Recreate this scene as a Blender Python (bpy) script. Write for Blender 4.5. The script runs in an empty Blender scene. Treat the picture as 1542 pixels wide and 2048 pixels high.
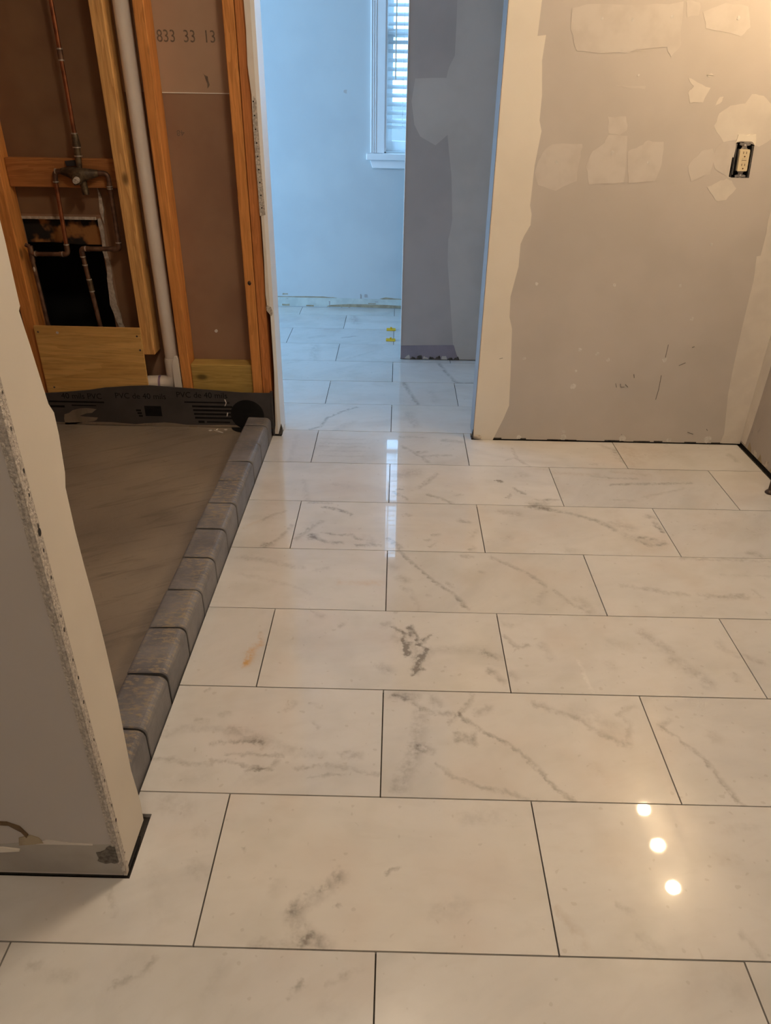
import bpy, math, random
from mathutils import Vector
random.seed(7)
SC = bpy.context.scene
COL = SC.collection

# ------------------------------------------------------------------ camera, world, light, exposure
cam_d = bpy.data.cameras.new('camera'); cam = bpy.data.objects.new('camera', cam_d); COL.objects.link(cam)
cam.location = (0.011, -0.6753, 1.2353)
cam.rotation_euler = (math.radians(59.932), math.radians(-0.8086), math.radians(1.0477))
cam_d.sensor_fit = 'HORIZONTAL'; cam_d.sensor_width = 36.0; cam_d.lens = 1447.5 / 1542 * 36.0
cam_d.clip_start = 0.02
SC.camera = cam

SKY = (0.325, 0.63, 1.0); SKY_STRENGTH = 7.8
BULB_COL = (1.0, 0.72, 0.42); BULB_STRENGTH = 276.0
FILL_COL = (1.0, 0.82, 0.615); FILL_A = 70.0; FILL_B = 46.0  # colour and strengths of the added ceiling fill
w = bpy.data.worlds.new('overcast_sky'); SC.world = w; w.use_nodes = True
bg = w.node_tree.nodes['Background']; bg.inputs[0].default_value = (*SKY, 1); bg.inputs[1].default_value = SKY_STRENGTH
SC.cycles.max_bounces = 6; SC.cycles.diffuse_bounces = 4; SC.cycles.glossy_bounces = 3; SC.cycles.transmission_bounces = 4; SC.cycles.transparent_max_bounces = 6
SC.view_settings.view_transform = 'Standard'; SC.view_settings.look = 'None'
SC.view_settings.exposure = 0.0; SC.view_settings.gamma = 1.0; SC.view_settings.use_curve_mapping = False

def portal(name, loc, rot, sx, sy):
    d = bpy.data.lights.new(name, 'AREA'); d.shape = 'RECTANGLE'; d.size = sx; d.size_y = sy
    d.cycles.is_portal = True
    o = bpy.data.objects.new(name, d); COL.objects.link(o); o.location = loc; o.rotation_euler = rot
portal('window_light_portal', (0.37, 4.30, 1.52), (math.radians(-90), 0, 0), 0.9, 1.25)
portal('side_window_light_portal', (-2.64, 3.2, 1.40), (0, math.radians(-90), 0), 1.5, 1.5)

# ------------------------------------------------------------------ traced measurements (metres)
VEINS = {
(1,0):[([(-0.1299,0.0834),(-0.0931,0.0384),(-0.0346,0.0033),(-0.0005,-0.0311),(0.0345,-0.0841),(0.0675,-0.1341),(0.0899,-0.1506)],0.0024,0.55,0),([(-0.1299,0.0834),(-0.1549,0.0554)],0.00335,0.5,0),([(-0.1299,0.0834),(-0.1042,0.1123),(-0.0928,0.1415)],0.00274,0.4,0),([(-0.2765,0.1355),(-0.2406,0.1201),(-0.2173,0.0965),(-0.1652,0.0784),(-0.1299,0.0834)],0.0035,0.4,0),([(-0.2765,0.1355),(-0.2285,0.1329)],0.0067,0.55,0),([(-0.2146,0.0886),(-0.2228,-0.0169)],0.00948,0.32,0),([(-0.2257,-0.0241),(-0.2617,-0.1251)],0.01066,0.4,0),([(-0.2312,-0.0242),(-0.1982,-0.0267)],0.0067,0.45,0),([(-0.1866,0.1301),(-0.1753,0.1141)],0.00792,0.35,0),([(-0.1835,-0.0675),(-0.1478,-0.0994),(-0.0972,-0.1234),(-0.0461,-0.1312),(-0.0074,-0.1498)],0.00266,0.35,0),([(-0.0829,0.0865),(-0.0579,0.1017)],0.00642,0.38,0),([(-0.1372,0.0184),(-0.1001,0.0232),(-0.0995,-0.0023),(-0.1385,0.0001),(-0.1372,0.0184)],0.00391,0.4,0),([(-0.1294,0.0091),(-0.1069,0.0098)],0.00558,0.3,0),([(0.0514,0.1214),(0.094,0.0946),(0.143,0.0765),(0.1652,0.0465),(0.1991,0.0215),(0.238,-0.0012)],0.00409,0.38,0),([(0.1581,0.0927),(0.2228,0.0483)],0.01605,0.18,0),([(0.238,-0.0012),(0.2588,0.0647),(0.2397,0.0913),(0.283,0.1208)],0.0035,0.3,0),([(0.1533,-0.0539),(0.1638,-0.0997)],0.00586,0.15,1)],
(1,2):[([(-0.28,0.0517),(-0.246,0.0085),(-0.2133,-0.0397),(-0.2037,-0.086),(-0.1812,-0.1479)],0.00213,0.42,0),([(-0.2817,0.0517),(-0.2594,0.0715)],0.00467,0.35,0),([(-0.171,0.0327),(-0.1693,0.0313)],0.00875,0.2,0)],
(0,-1):[([(0.1655,0.1079),(0.2263,0.1155)],0.00914,0.18,0),([(0.0174,-0.014),(0.0382,-0.0009)],0.0012,0.45,0),([(0.1115,-0.0802),(0.1477,-0.0701)],0.01143,0.16,0),([(-0.1378,-0.0792),(-0.0921,-0.0454),(-0.0666,-0.0205)],0.00774,0.38,0),([(-0.1411,-0.0884),(-0.1324,-0.1233),(-0.1007,-0.1394)],0.00946,0.38,0),([(-0.1259,-0.1421),(-0.1082,-0.129)],0.00301,0.6,0),([(-0.2013,-0.1483),(-0.0791,-0.143)],0.00602,0.35,0),([(-0.0721,-0.0807),(-0.0704,-0.0797)],0.00182,0.8,0),([(-0.2566,0.0245),(-0.2552,0.0251)],0.00144,0.6,0),([(-0.0989,-0.0456),(-0.09,-0.0429)],0.00319,0.5,0),([(-0.0739,-0.0157),(-0.0682,-0.0303)],0.0041,0.3,0),([(-0.1755,-0.0332),(-0.1825,-0.0479)],0.00912,0.12,0)],
(0,1):[([(-0.2927,-0.0702),(-0.2655,-0.1095),(-0.2556,-0.143)],0.00388,0.25,1),([(-0.1796,-0.0625),(-0.1642,-0.0713)],0.00365,0.22,0),([(-0.1603,-0.1196),(-0.1365,-0.1399)],0.00517,0.22,0),([(0.0121,-0.1065),(0.0324,-0.1397)],0.00302,0.25,0),([(0.0356,0.0339),(0.0623,0.0295)],0.00685,0.14,1),([(0.0697,0.0971),(0.127,0.1044)],0.00559,0.14,0)],
(-1,0):[([(0.2602,0.1968),(0.279,0.1046)],0.01219,0.12,0)],
(0,-3):[([(0.183,0.1264),(0.2263,0.1158)],0.01201,0.22,0),([(0.2588,0.0654),(0.2692,0.063)],0.00674,0.22,0),([(0.2756,-0.013),(0.2918,-0.0225)],0.01001,0.22,0),([(0.1346,-0.0558),(0.1563,-0.1057)],0.00215,0.25,0),([(0.1949,-0.0152),(0.2456,-0.1121)],0.0129,0.1,0)],
(-1,-2):[([(-0.1081,0.0935),(-0.0726,0.1098),(-0.0581,0.1299)],0.00283,0.36,0),([(0.1718,0.0875),(0.1888,0.0973)],0.00243,0.5,0),([(0.2308,0.1022),(0.2785,0.1227)],0.00284,0.2,0),([(-0.2132,0.1023),(-0.1805,0.1024)],0.00526,0.2,0),([(-0.2602,0.116),(-0.2433,0.1152)],0.00364,0.28,0),([(-0.1136,0.0747),(-0.0799,0.1334)],0.0129,0.1,0),([(0.0443,0.0824),(0.0561,0.121)],0.00811,0.12,0),([(0.2301,0.0651),(0.2579,0.0622)],0.00811,0.12,0)],
(2,-1):[([(0.0195,0.0863),(0.0443,0.0626),(0.0509,0.0221),(0.0614,-0.0265)],0.00285,0.8,0),([(0.0692,0.0916),(0.0843,0.0503),(0.0858,0.0166),(0.1092,-0.0023)],0.00285,0.8,0),([(0.0443,0.0626),(0.0687,0.0497),(0.0624,0.0842)],0.00285,0.8,0),([(0.0858,0.0166),(0.1198,0.0515)],0.00285,0.8,0),([(0.0913,-0.0287),(0.0862,-0.0663),(0.0731,-0.097)],0.00274,0.8,0),([(0.0671,-0.0792),(0.0986,-0.0751)],0.00274,0.8,0),([(0.0662,0.0226),(0.0572,-0.0041),(0.0635,-0.0232)],0.00274,0.8,0),([(0.1092,-0.0023),(0.0995,-0.041),(0.0912,-0.0318)],0.00274,0.8,0),([(0.0443,0.042),(0.0957,-0.0221)],0.01687,0.3,0),([(0.0869,-0.0352),(0.0796,-0.0848)],0.00759,0.4,0),([(-0.0104,-0.0696),(0.0108,-0.0841)],0.00928,0.36,0),([(0.2616,-0.0756),(0.269,-0.0844)],0.00486,0.3,0),([(0.2513,-0.0103),(0.2798,-0.0254)],0.00483,0.28,0),([(0.0236,0.1445),(0.0352,0.1539)],0.00205,0.9,0),([(-0.0053,0.0889),(0.0081,0.0965)],0.00658,0.36,0),([(-0.1205,0.0862),(-0.1141,0.0921)],0.00351,0.35,0),([(0.1266,-0.0017),(0.2566,-0.0004)],0.00877,0.16,0),([(-0.1862,0.1332),(-0.1671,0.1265)],0.00567,0.2,0),([(-0.2496,0.1235),(-0.2039,-0.0324)],0.02109,0.06,0),([(0.2538,-0.0107),(0.2944,-0.0343)],0.00519,0.3,0),([(0.2613,-0.0769),(0.2938,-0.1157)],0.00499,0.34,0)],
(2,-3):[([(0.2862,0.0024),(0.2693,-0.0371),(0.2662,-0.0778)],0.00506,0.55,2),([(0.2747,-0.0433),(0.2708,-0.0685)],0.00548,0.5,2),([(0.2804,0.0494),(0.2949,0.0027)],0.00253,0.3,2)],
(3,0):[([(-0.2705,0.1583),(-0.2343,0.0938),(-0.1851,0.0242),(-0.1475,-0.0253),(-0.1065,-0.0728),(-0.0778,-0.1341)],0.00294,0.52,0),([(-0.2651,0.0082),(-0.2453,-0.0038)],0.00783,0.35,0),([(-0.2553,-0.0418),(-0.236,-0.0534)],0.00473,0.3,0),([(-0.1859,-0.0757),(-0.1826,-0.078)],0.00331,0.3,0),([(-0.2958,0.0731),(-0.2804,0.0558)],0.00759,0.2,0),([(-0.1274,-0.0162),(-0.1136,-0.0324)],0.00245,0.3,0),([(-0.0722,0.1327),(-0.0412,0.1293)],0.00366,0.35,0),([(-0.2314,-0.0694),(-0.2136,-0.139)],0.00378,0.15,0),([(0.0161,0.1264),(0.064,0.092),(0.1336,0.0252),(0.159,-0.0212)],0.0034,0.4,0),([(0.1777,-0.039),(0.2107,-0.0915),(0.245,-0.129)],0.00317,0.34,0),([(0.2447,-0.0814),(0.2625,-0.1326)],0.00899,0.3,0),([(0.1251,-0.0946),(0.1504,-0.04)],0.00712,0.2,0),([(-0.0262,0.0484),(-0.0182,0.0438)],0.00453,0.3,0)],
(3,-2):[([(-0.1456,0.0964),(-0.0935,0.0938),(-0.0279,0.0688),(0.0513,0.0468)],0.00557,0.3,0),([(-0.1293,0.0116),(-0.0346,-0.019),(0.0432,-0.0495),(0.0903,-0.0802)],0.00378,0.16,0),([(0.1727,-0.0238),(0.2856,-0.0237)],0.00734,0.18,2),([(0.0927,0.0377),(0.1271,0.0479)],0.00354,0.18,0)],
(4,-1):[([(-0.2771,0.1416),(-0.2009,0.1425)],0.00355,0.5,0),([(-0.2218,0.1144),(-0.1804,0.1044),(-0.1262,0.0688)],0.00459,0.7,0),([(-0.2486,-0.0682),(-0.2015,-0.1069),(-0.1474,-0.1147)],0.00471,0.62,0),([(-0.2437,-0.0885),(-0.2373,-0.0729)],0.00725,0.6,0),([(-0.2062,-0.0561),(-0.1508,-0.0663),(-0.1185,-0.0608),(-0.0841,-0.0971)],0.00297,0.55,0),([(-0.2935,-0.1006),(-0.2531,-0.0266),(-0.2186,0.0181)],0.00378,0.36,0),([(-0.0933,-0.1273),(-0.0244,-0.1196)],0.00432,0.5,0),([(0.0017,-0.0835),(0.0396,-0.1337)],0.00471,0.65,0),([(0.2372,0.0427),(0.2703,0.0331)],0.00502,0.42,0),([(0.1204,-0.0858),(0.1314,-0.0813)],0.00378,0.4,0),([(0.1487,-0.0519),(0.1624,-0.0514)],0.00486,0.36,0),([(0.262,-0.1326),(0.2704,-0.1274)],0.0054,0.4,0),([(0.2738,-0.0571),(0.2875,-0.0253)],0.0039,0.3,0),([(0.0623,0.0746),(0.0737,0.0694)],0.00445,0.3,0),([(-0.2554,-0.0052),(-0.2572,-0.089)],0.01619,0.14,0),([(-0.0686,-0.0813),(-0.0517,-0.1008)],0.0108,0.25,0),([(0.1353,-0.123),(0.1525,-0.0925)],0.0027,0.3,0)],
(4,-3):[([(0.2939,-0.0131),(0.2665,-0.0925),(0.227,-0.1487)],0.00378,0.4,0),([(0.1948,0.0153),(0.2176,0.0496),(0.2589,0.0798)],0.00345,0.3,0),([(0.137,-0.0357),(0.1845,0.0094)],0.00334,0.15,2),([(0.2247,-0.1341),(0.2458,-0.1333)],0.00681,0.36,0)],
(5,0):[([(-0.2777,-0.0506),(-0.2594,-0.0485)],0.00274,0.9,0),([(-0.2836,-0.0763),(-0.2418,-0.1266)],0.00355,0.55,0),([(-0.1983,-0.0341),(-0.1665,0.0067),(-0.1293,0.0793)],0.00562,0.42,0),([(-0.1693,-0.0839),(-0.117,-0.1187),(-0.0832,-0.1487)],0.00414,0.45,0),([(-0.2782,0.0558),(-0.2084,0.0868)],0.01925,0.3,0),([(-0.0647,-0.0917),(-0.0523,-0.0862)],0.00473,0.35,0),([(0.0932,0.0319),(0.1052,0.0284)],0.00312,0.8,0),([(0.0911,0.0303),(0.1114,0.0252)],0.00279,0.8,0),([(0.1474,-0.0277),(0.1819,-0.0718)],0.00306,0.65,0),([(0.1167,-0.097),(0.128,-0.0714)],0.0034,0.5,0),([(0.1853,-0.1377),(0.2365,-0.1462),(0.2573,-0.1101)],0.00662,0.42,0),([(0.2162,-0.1092),(0.2962,-0.1085)],0.0034,0.3,0),([(0.1831,0.0789),(0.2056,0.0877)],0.01077,0.2,0)],
(5,-2):[([(-0.0087,-0.0004),(0.0192,-0.1394)],0.00591,0.2,0),([(0.1044,-0.0218),(0.1547,-0.0391)],0.00729,0.15,0)],
(6,-1):[([(0.0458,0.0131),(0.1252,-0.0851),(0.1502,-0.129)],0.00395,0.35,0),([(0.1254,-0.0774),(0.239,-0.0644)],0.00395,0.35,0),([(0.1129,-0.0425),(0.1399,-0.0349)],0.00473,0.5,0),([(0.0389,0.1041),(0.1369,0.1005)],0.00567,0.3,0),([(0.2197,0.0793),(0.2883,0.066)],0.00692,0.4,0),([(-0.2875,0.0709),(-0.1899,0.0657),(-0.1069,0.0732)],0.00311,0.17,0),([(-0.2836,0.0296),(-0.1871,0.0245),(-0.1052,0.0318)],0.00304,0.17,0),([(-0.2805,-0.0028),(-0.1849,-0.0078),(-0.1038,-0.0006)],0.00304,0.17,0),([(-0.2767,-0.0424),(-0.1823,-0.0473),(-0.1021,-0.0403)],0.00296,0.17,0),([(-0.2723,-0.0888),(-0.1792,-0.0935),(-0.1001,-0.0867)],0.00296,0.17,0)],
(6,-3):[([(0.2246,-0.1394),(0.2211,0.0999)],0.00496,0.12,0)],
(6,1):[([(0.297,0.0009),(0.3,-0.0598),(0.3209,-0.1059)],0.00982,0.42,0),([(-0.1178,0.0165),(-0.1121,-0.0794),(-0.0729,-0.1474)],0.00332,0.26,0),([(-0.1097,-0.0622),(-0.1552,-0.0983)],0.00302,0.2,0),([(0.2509,0.0618),(0.3016,0.0189)],0.00542,0.3,0),([(0.1793,-0.1159),(0.1896,-0.1187)],0.00516,0.3,0)],
(6,3):[([(-0.267,0.0299),(-0.26,-0.1079)],0.02267,0.2,1),([(-0.2129,-0.0207),(-0.0869,0.0207)],0.03486,0.16,1),([(0.1391,-0.0038),(0.1453,-0.0638)],0.00604,0.28,0)],
(5,2):[([(-0.3019,0.1033),(-0.132,0.0986)],0.00718,0.3,1),([(-0.1017,0.0207),(0.0471,0.0319),(0.2034,0.0419)],0.00385,0.5,0),([(-0.0891,0.0711),(0.0094,0.071)],0.00323,0.35,0),([(-0.1497,0.0838),(-0.0943,0.0786)],0.00315,0.25,0),([(-0.0106,-0.0717),(0.0963,-0.0317),(0.1614,0.0001)],0.00349,0.2,0),([(-0.0681,0.1267),(0.0687,0.1047)],0.00503,0.25,1),([(-0.1111,-0.0969),(-0.0467,-0.105)],0.0033,0.18,0)],
(4,1):[([(-0.1298,0.1427),(-0.0781,0.1396),(-0.0234,0.1184),(0.0359,0.0926),(0.0923,0.0598),(0.1381,0.0033)],0.00546,0.5,0),([(-0.1039,0.1411),(-0.0649,0.1402)],0.00925,0.5,0),([(-0.2195,0.1035),(-0.1694,0.0928)],0.00991,0.36,0),([(0.15,0.0376),(0.1941,0.0152)],0.01284,0.25,0),([(0.1686,-0.0331),(0.2597,-0.0751)],0.01513,0.22,0),([(0.2842,0.0555),(0.2926,-0.0046)],0.00499,0.75,0),([(0.2795,0.0928),(0.2916,0.0908)],0.00859,0.4,0),([(0.1959,-0.0664),(0.2252,-0.0899),(0.2793,-0.0799)],0.00424,0.5,0),([(0.2086,-0.0431),(0.2545,-0.0527)],0.00362,0.4,0),([(0.1631,0.1394),(0.1754,0.0386)],0.01607,0.14,1),([(-0.2346,-0.0703),(-0.2155,-0.0626)],0.00685,0.22,0),([(-0.041,-0.1313),(-0.025,-0.1252)],0.00906,0.16,0)],
(4,3):[([(-0.0743,-0.1213),(-0.0563,-0.1345)],0.00785,0.4,0),([(-0.1627,0.0256),(-0.0768,0.0535)],0.01605,0.12,0),([(-0.0304,-0.0163),(0.0534,0.0346)],0.01928,0.12,0)],
(3,2):[([(-0.2282,-0.0081),(-0.1496,-0.021),(-0.1003,-0.0375),(-0.0485,-0.0446)],0.00438,0.34,0),([(-0.0111,-0.046),(0.0453,-0.0537),(0.1186,-0.0456)],0.00493,0.38,0),([(0.1522,-0.017),(0.164,-0.0529)],0.00274,0.2,0),([(-0.0021,0.1424),(0.1319,0.1424),(0.2688,0.1363)],0.00352,0.34,0),([(0.0932,0.0568),(0.234,0.0573)],0.00284,0.15,0)],
(2,1):[([(-0.2934,-0.0851),(-0.2882,-0.0983)],0.00679,0.25,0),([(-0.2947,0.0546),(-0.2661,0.0106),(-0.235,0.0228)],0.00295,0.42,0),([(-0.2006,0.024),(-0.1887,-0.0193)],0.00834,0.2,0),([(0.0767,0.0871),(0.0977,0.0569),(0.1258,0.0132)],0.00835,0.34,0),([(0.1299,-0.0261),(0.1611,-0.0597),(0.1841,-0.1056)],0.01039,0.32,0),([(0.2679,0.0553),(0.2709,0.0182),(0.2979,0.001)],0.00663,0.2,0),([(-0.0192,0.0453),(0.0224,0.0169)],0.00982,0.16,0),([(-0.0411,-0.0424),(-0.0381,-0.0493)],0.00982,0.16,0),([(-0.2883,0.1057),(-0.2741,0.0983)],0.00612,0.2,0),([(-0.1193,-0.0311),(-0.1106,-0.099),(-0.1085,-0.1504)],0.00189,-0.3,0),([(0.2587,-0.0733),(0.26,-0.0932)],0.00708,0.2,0)],
(2,3):[([(-0.3028,-0.0008),(-0.2632,-0.0208)],0.00491,0.3,0)],
(1,-2):[([(-0.0514,-0.0174),(-0.0123,-0.0171),(0.0462,-0.0153)],0.00214,0.5,0),([(-0.0668,-0.028),(-0.0514,-0.0174)],0.00286,0.35,0),([(-0.027,-0.0491),(0.0295,-0.0518),(0.096,-0.0529)],0.0017,0.4,0),([(-0.1828,-0.0671),(-0.1373,-0.0688),(-0.0925,-0.0816),(-0.0541,-0.0839)],0.00306,0.36,0),([(-0.0603,-0.072),(-0.0156,-0.0707),(0.0287,-0.0864),(0.07,-0.0873)],0.00273,0.4,0),([(0.0175,-0.0994),(0.0427,-0.0881),(0.0771,-0.0892)],0.0017,0.4,0),([(0.0752,-0.0765),(0.0839,-0.0655)],0.00239,0.35,0),([(0.1243,-0.0835),(0.1751,-0.0777)],0.00286,0.42,0),([(0.1543,-0.1078),(0.2246,-0.0973)],0.00205,0.34,0),([(0.2281,-0.0479),(0.2561,-0.0484)],0.00499,0.36,0),([(0.1888,-0.0773),(0.2405,-0.08),(0.2755,-0.0979),(0.3027,-0.0991)],0.00238,0.3,0),([(-0.024,0.0057),(0.0358,-0.0064)],0.01071,0.22,0),([(-0.1684,0.0059),(-0.1145,0.0218),(-0.0042,0.0158)],0.0056,0.2,0),([(0.0207,-0.0022),(0.0966,-0.0319),(0.1761,-0.0517)],0.00714,0.2,0),([(0.0876,0.0877),(0.0976,0.0983)],0.00523,0.32,0),([(-0.0612,0.0617),(-0.0503,0.0631)],0.00411,0.3,0),([(-0.1168,0.046),(-0.0928,0.038)],0.00285,0.3,0),([(0.139,0.0997),(0.1586,0.0926)],0.00261,0.25,0),([(0.0247,-0.1199),(0.0608,-0.1147)],0.00974,0.14,0),([(-0.1255,-0.1244),(-0.0607,-0.1142)],0.01021,0.12,0),([(-0.1189,0.1334),(-0.1106,0.1391)],0.00187,0.4,0),([(0.149,0.0408),(0.1633,0.0258)],0.00187,0.25,0)],
(7,-2):[([(-0.0382,-0.1456),(0.0045,-0.1104),(0.0231,-0.0206),(0.0792,0.0538),(0.1489,0.1168)],0.00335,0.6,0),([(0.0677,-0.1533),(0.1406,-0.0492)],0.01028,0.2,0)],
(8,-1):[([(0.0573,0.1579),(0.0828,0.0191),(0.1206,-0.1351)],0.00599,0.5,0),([(0.1805,0.0456),(0.2045,-0.0955)],0.01076,0.15,0)],
(9,0):[([(-0.0607,0.1509),(-0.0281,-0.0074),(0.0106,-0.1432),(0.0947,-0.1495)],0.00546,0.5,0)],
(7,0):[([(-0.2248,0.0518),(-0.1995,-0.0864)],0.01342,0.25,0)],
(10,-3):[([(0.1734,0.1175),(0.1902,-0.1297)],0.01686,0.25,0)],
(12,-1):[([(-0.2628,0.1659),(-0.2324,-0.0317)],0.01618,0.35,0)],
(11,-2):[([(0.0072,-0.0341),(0.0868,0.0023)],0.00633,0.35,0),([(-0.1735,-0.0398),(-0.1134,-0.0047)],0.01357,0.2,0)],
(10,-1):[([(-0.2454,-0.119),(-0.117,0.0239)],0.00514,0.15,0)],
(9,-2):[([(-0.2608,0.0892),(-0.1559,0.1726)],0.00496,0.15,0)],
}
DOOR_MUD_EDGE = [(0.4462, 1.6399), (0.4432, 1.5672), (0.4432, 1.4921), (0.4417, 1.4406), (0.4404, 1.3985), (0.467, 1.4015), (0.4627, 1.3328), (0.4744, 1.2369), (0.4751, 1.1632), (0.4855, 1.1324), (0.4746, 1.026), (0.4742, 0.9551), (0.4735, 0.9003), (0.4819, 0.8725), (0.4826, 0.836), (0.4636, 0.7986), (0.454, 0.7712), (0.4551, 0.6928), (0.4368, 0.5843), (0.4407, 0.5079), (0.4548, 0.4623), (0.4668, 0.2858), (0.4742, 0.1517), (0.4575, 0.0949), (0.4196, -0.0061)]
CORNER_MUD_EDGE = [(1.33, 0.9641), (1.3178, 0.9157), (1.3158, 0.8666), (1.3215, 0.8267), (1.3221, 0.7466), (1.3087, 0.7429), (1.3205, 0.6586), (1.3226, 0.5246), (1.3286, 0.3539), (1.3367, 0.2209), (1.3641, 0.0464), (1.3577, 0.0059)]
WALL_PATCHES = [
    ('low', [(0.4818, 1.0259), (0.4962, 1.0668), (0.5248, 1.093), (0.6292, 1.0974), (0.6256, 1.0572), (0.6239, 0.9809), (0.5564, 0.9498), (0.4953, 0.9669), (0.4781, 1.0023)]),
    ('low', [(0.6492, 1.0285), (0.6676, 1.0751), (0.7021, 1.0985), (0.7105, 1.1241), (0.774, 1.1222), (0.7842, 1.0481), (0.7872, 0.9775), (0.6708, 0.9727)]),
    ('low', [(0.7017, 1.1768), (0.7609, 1.1776), (0.771, 1.139), (0.748, 1.1263), (0.7096, 1.1297)]),
    ('low', [(0.7873, 1.077), (0.824, 1.0918), (0.8461, 1.1092), (0.9009, 1.1043), (0.9081, 1.0384), (0.8956, 0.9881), (0.8067, 0.9778), (0.794, 1.019)]),
    ('low', [(0.9957, 1.0339), (1.0299, 1.0806), (1.0665, 1.0869), (1.0847, 1.0643), (1.0781, 1.0117), (1.0191, 0.9871)]),
    ('mid', [(1.0567, 1.1543), (1.066, 1.193), (1.0977, 1.2153), (1.1448, 1.224), (1.1568, 1.2484), (1.1942, 1.2462), (1.2331, 1.2172), (1.2593, 1.1684), (1.2569, 1.121), (1.2231, 1.095), (1.1541, 1.1166), (1.0989, 1.1101)]),
    ('low', [(1.0965, 1.1073), (1.143, 1.1108), (1.1448, 1.0536), (1.1468, 0.9998), (1.0945, 1.0237), (1.0748, 1.0526), (1.0792, 1.0871)]),
    ('mid', [(1.0782, 0.9702), (1.1102, 0.9856), (1.1396, 0.9979), (1.1579, 0.9893), (1.1769, 0.9658), (1.1502, 0.9291), (1.1183, 0.9255)]),
    ('mid', [(0.9412, 1.2929), (0.9721, 1.2776), (1.0178, 1.265), (1.0027, 1.2247), (0.9602, 1.2214), (0.9506, 1.2508), (0.9623, 1.2669)]),
    ('low', [(0.5403, 1.474), (0.6032, 1.4845), (0.7203, 1.484), (0.8365, 1.4874), (0.8791, 1.4927), (0.8961, 1.3797), (0.872, 1.3464), (0.8542, 1.3741), (0.7717, 1.3669), (0.7538, 1.3667), (0.7373, 1.3583), (0.6353, 1.357), (0.5686, 1.3602), (0.542, 1.4201)]),
    ('mid', [(0.8376, 1.4681), (0.8746, 1.4734), (0.8846, 1.3997), (0.8717, 1.3479), (0.8521, 1.3842)]),
    ('low', [(0.9486, 1.4695), (1.011, 1.4896), (1.0819, 1.4856), (1.1055, 1.4323), (1.0789, 1.4072), (0.9677, 1.4256)]),
    ('low', [(0.8868, 1.4976), (0.9343, 1.4934), (0.9363, 1.4596), (0.9022, 1.4543)]),
    ('mid', [(0.997, 1.3015), (1.0178, 1.3034), (1.0208, 1.2982), (1.0032, 1.2959)]),
    ('mid', [(1.0477, 1.2172), (1.0548, 1.2389), (1.0667, 1.2407), (1.0642, 1.2256)]),
    ('low', [(0.7107, 1.2687), (0.8094, 1.2658), (0.8075, 1.2594), (0.7363, 1.2627)]),
    ('mid', [(1.1406, 1.1322), (1.2123, 1.1299), (1.2215, 1.1007), (1.1485, 1.1137)]),
]
WALL_SPOTS = [(0.5285, 0.6325, 0.0077), (0.815, 0.6334, 0.0069), (1.0574, 0.6356, 0.0069), (1.1363, 0.7809, 0.0069), (1.1279, 0.514, 0.0077), (0.5136, 0.3481, 0.0077), (0.7251, 0.3869, 0.0092), (0.7936, 0.3722, 0.0092), (0.8388, 0.349, 0.01), (0.7219, 0.3018, 0.0061), (0.7193, 0.2377, 0.0123), (1.0586, 0.3534, 0.0123), (0.71, 0.0436, 0.0092), (0.711, 0.0056, 0.0153), (0.9521, 0.0056, 0.0169), (1.3016, 0.0188, 0.0199), (0.5282, 0.0033, 0.0123), (1.146, 0.0108, 0.0123), (0.6356, 1.447, 0.0065), (0.7321, 1.4452, 0.0065), (1.061, 1.4538, 0.0065), (0.8551, 1.4546, 0.0065), (0.5479, 1.0386, 0.0072), (0.8608, 1.0434, 0.0072), (0.7323, 1.0704, 0.0086), (0.779, 1.297, 0.0043)]
PENCIL = [[(1.0601, 0.4134), (1.0591, 0.3623)], [(1.0582, 0.2905), (1.0597, 0.2322), (1.0563, 0.1896)], [(0.8859, 0.2537), (0.8919, 0.2371)], [(0.9044, 0.2524), (0.9084, 0.2391), (0.9227, 0.2394)], [(0.9247, 0.2503), (0.9362, 0.2397)], [(0.9503, 0.2924), (0.9545, 0.2785)], [(1.1181, 0.3311), (1.1414, 0.3429)], [(1.1527, 0.4041), (1.1612, 0.4074)], [(1.2141, 0.0512), (1.2383, 0.0427)], [(1.2877, 0.0671), (1.2927, 0.0601)], [(0.9466, 0.0362), (0.9532, 0.0274)], [(0.4174, 0.3446), (0.4304, 0.3481)]]
GREY_MUD_EDGE = [(0.2465, 1.7105), (0.2433, 1.6185), (0.2441, 1.5833), (0.2454, 1.5056), (0.2458, 1.3822), (0.2224, 1.3375), (0.2134, 1.2975), (0.1494, 1.2967), (0.0742, 1.293), (0.0604, 1.2049), (0.0766, 1.1107), (0.1056, 1.0629), (0.1776, 1.0277), (0.2315, 1.0717), (0.2418, 1.0019), (0.2596, 0.9018), (0.2753, 0.7074), (0.2701, 0.6577), (0.2613, 0.6139), (0.2634, 0.5103), (0.2927, 0.2783), (0.3167, 0.0818), (0.3364, 0.0313), (0.3548, 0.0042)]
GREY_BASE = [(0.0401, 0.0746), (0.3209, 0.0819), (0.3381, 0.0313), (0.3534, 0.0008), (0.042, -0.0055)]
PILLAR_EDGE = [(0.2277, 1.2411), (0.2219, 1.1686), (0.2211, 1.1002), (0.2217, 1.0779), (0.2206, 1.0319), (0.2202, 1.0006), (0.2149, 0.9957), (0.2221, 0.9507), (0.2299, 0.8943), (0.234, 0.866), (0.2435, 0.8498), (0.243, 0.8165), (0.2355, 0.7617), (0.2271, 0.742), (0.2256, 0.6718), (0.2279, 0.6081), (0.2329, 0.5284), (0.235, 0.4448), (0.234, 0.323), (0.2238, 0.1592), (0.2309, 0.068), (0.2265, 0.0157)]
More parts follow.
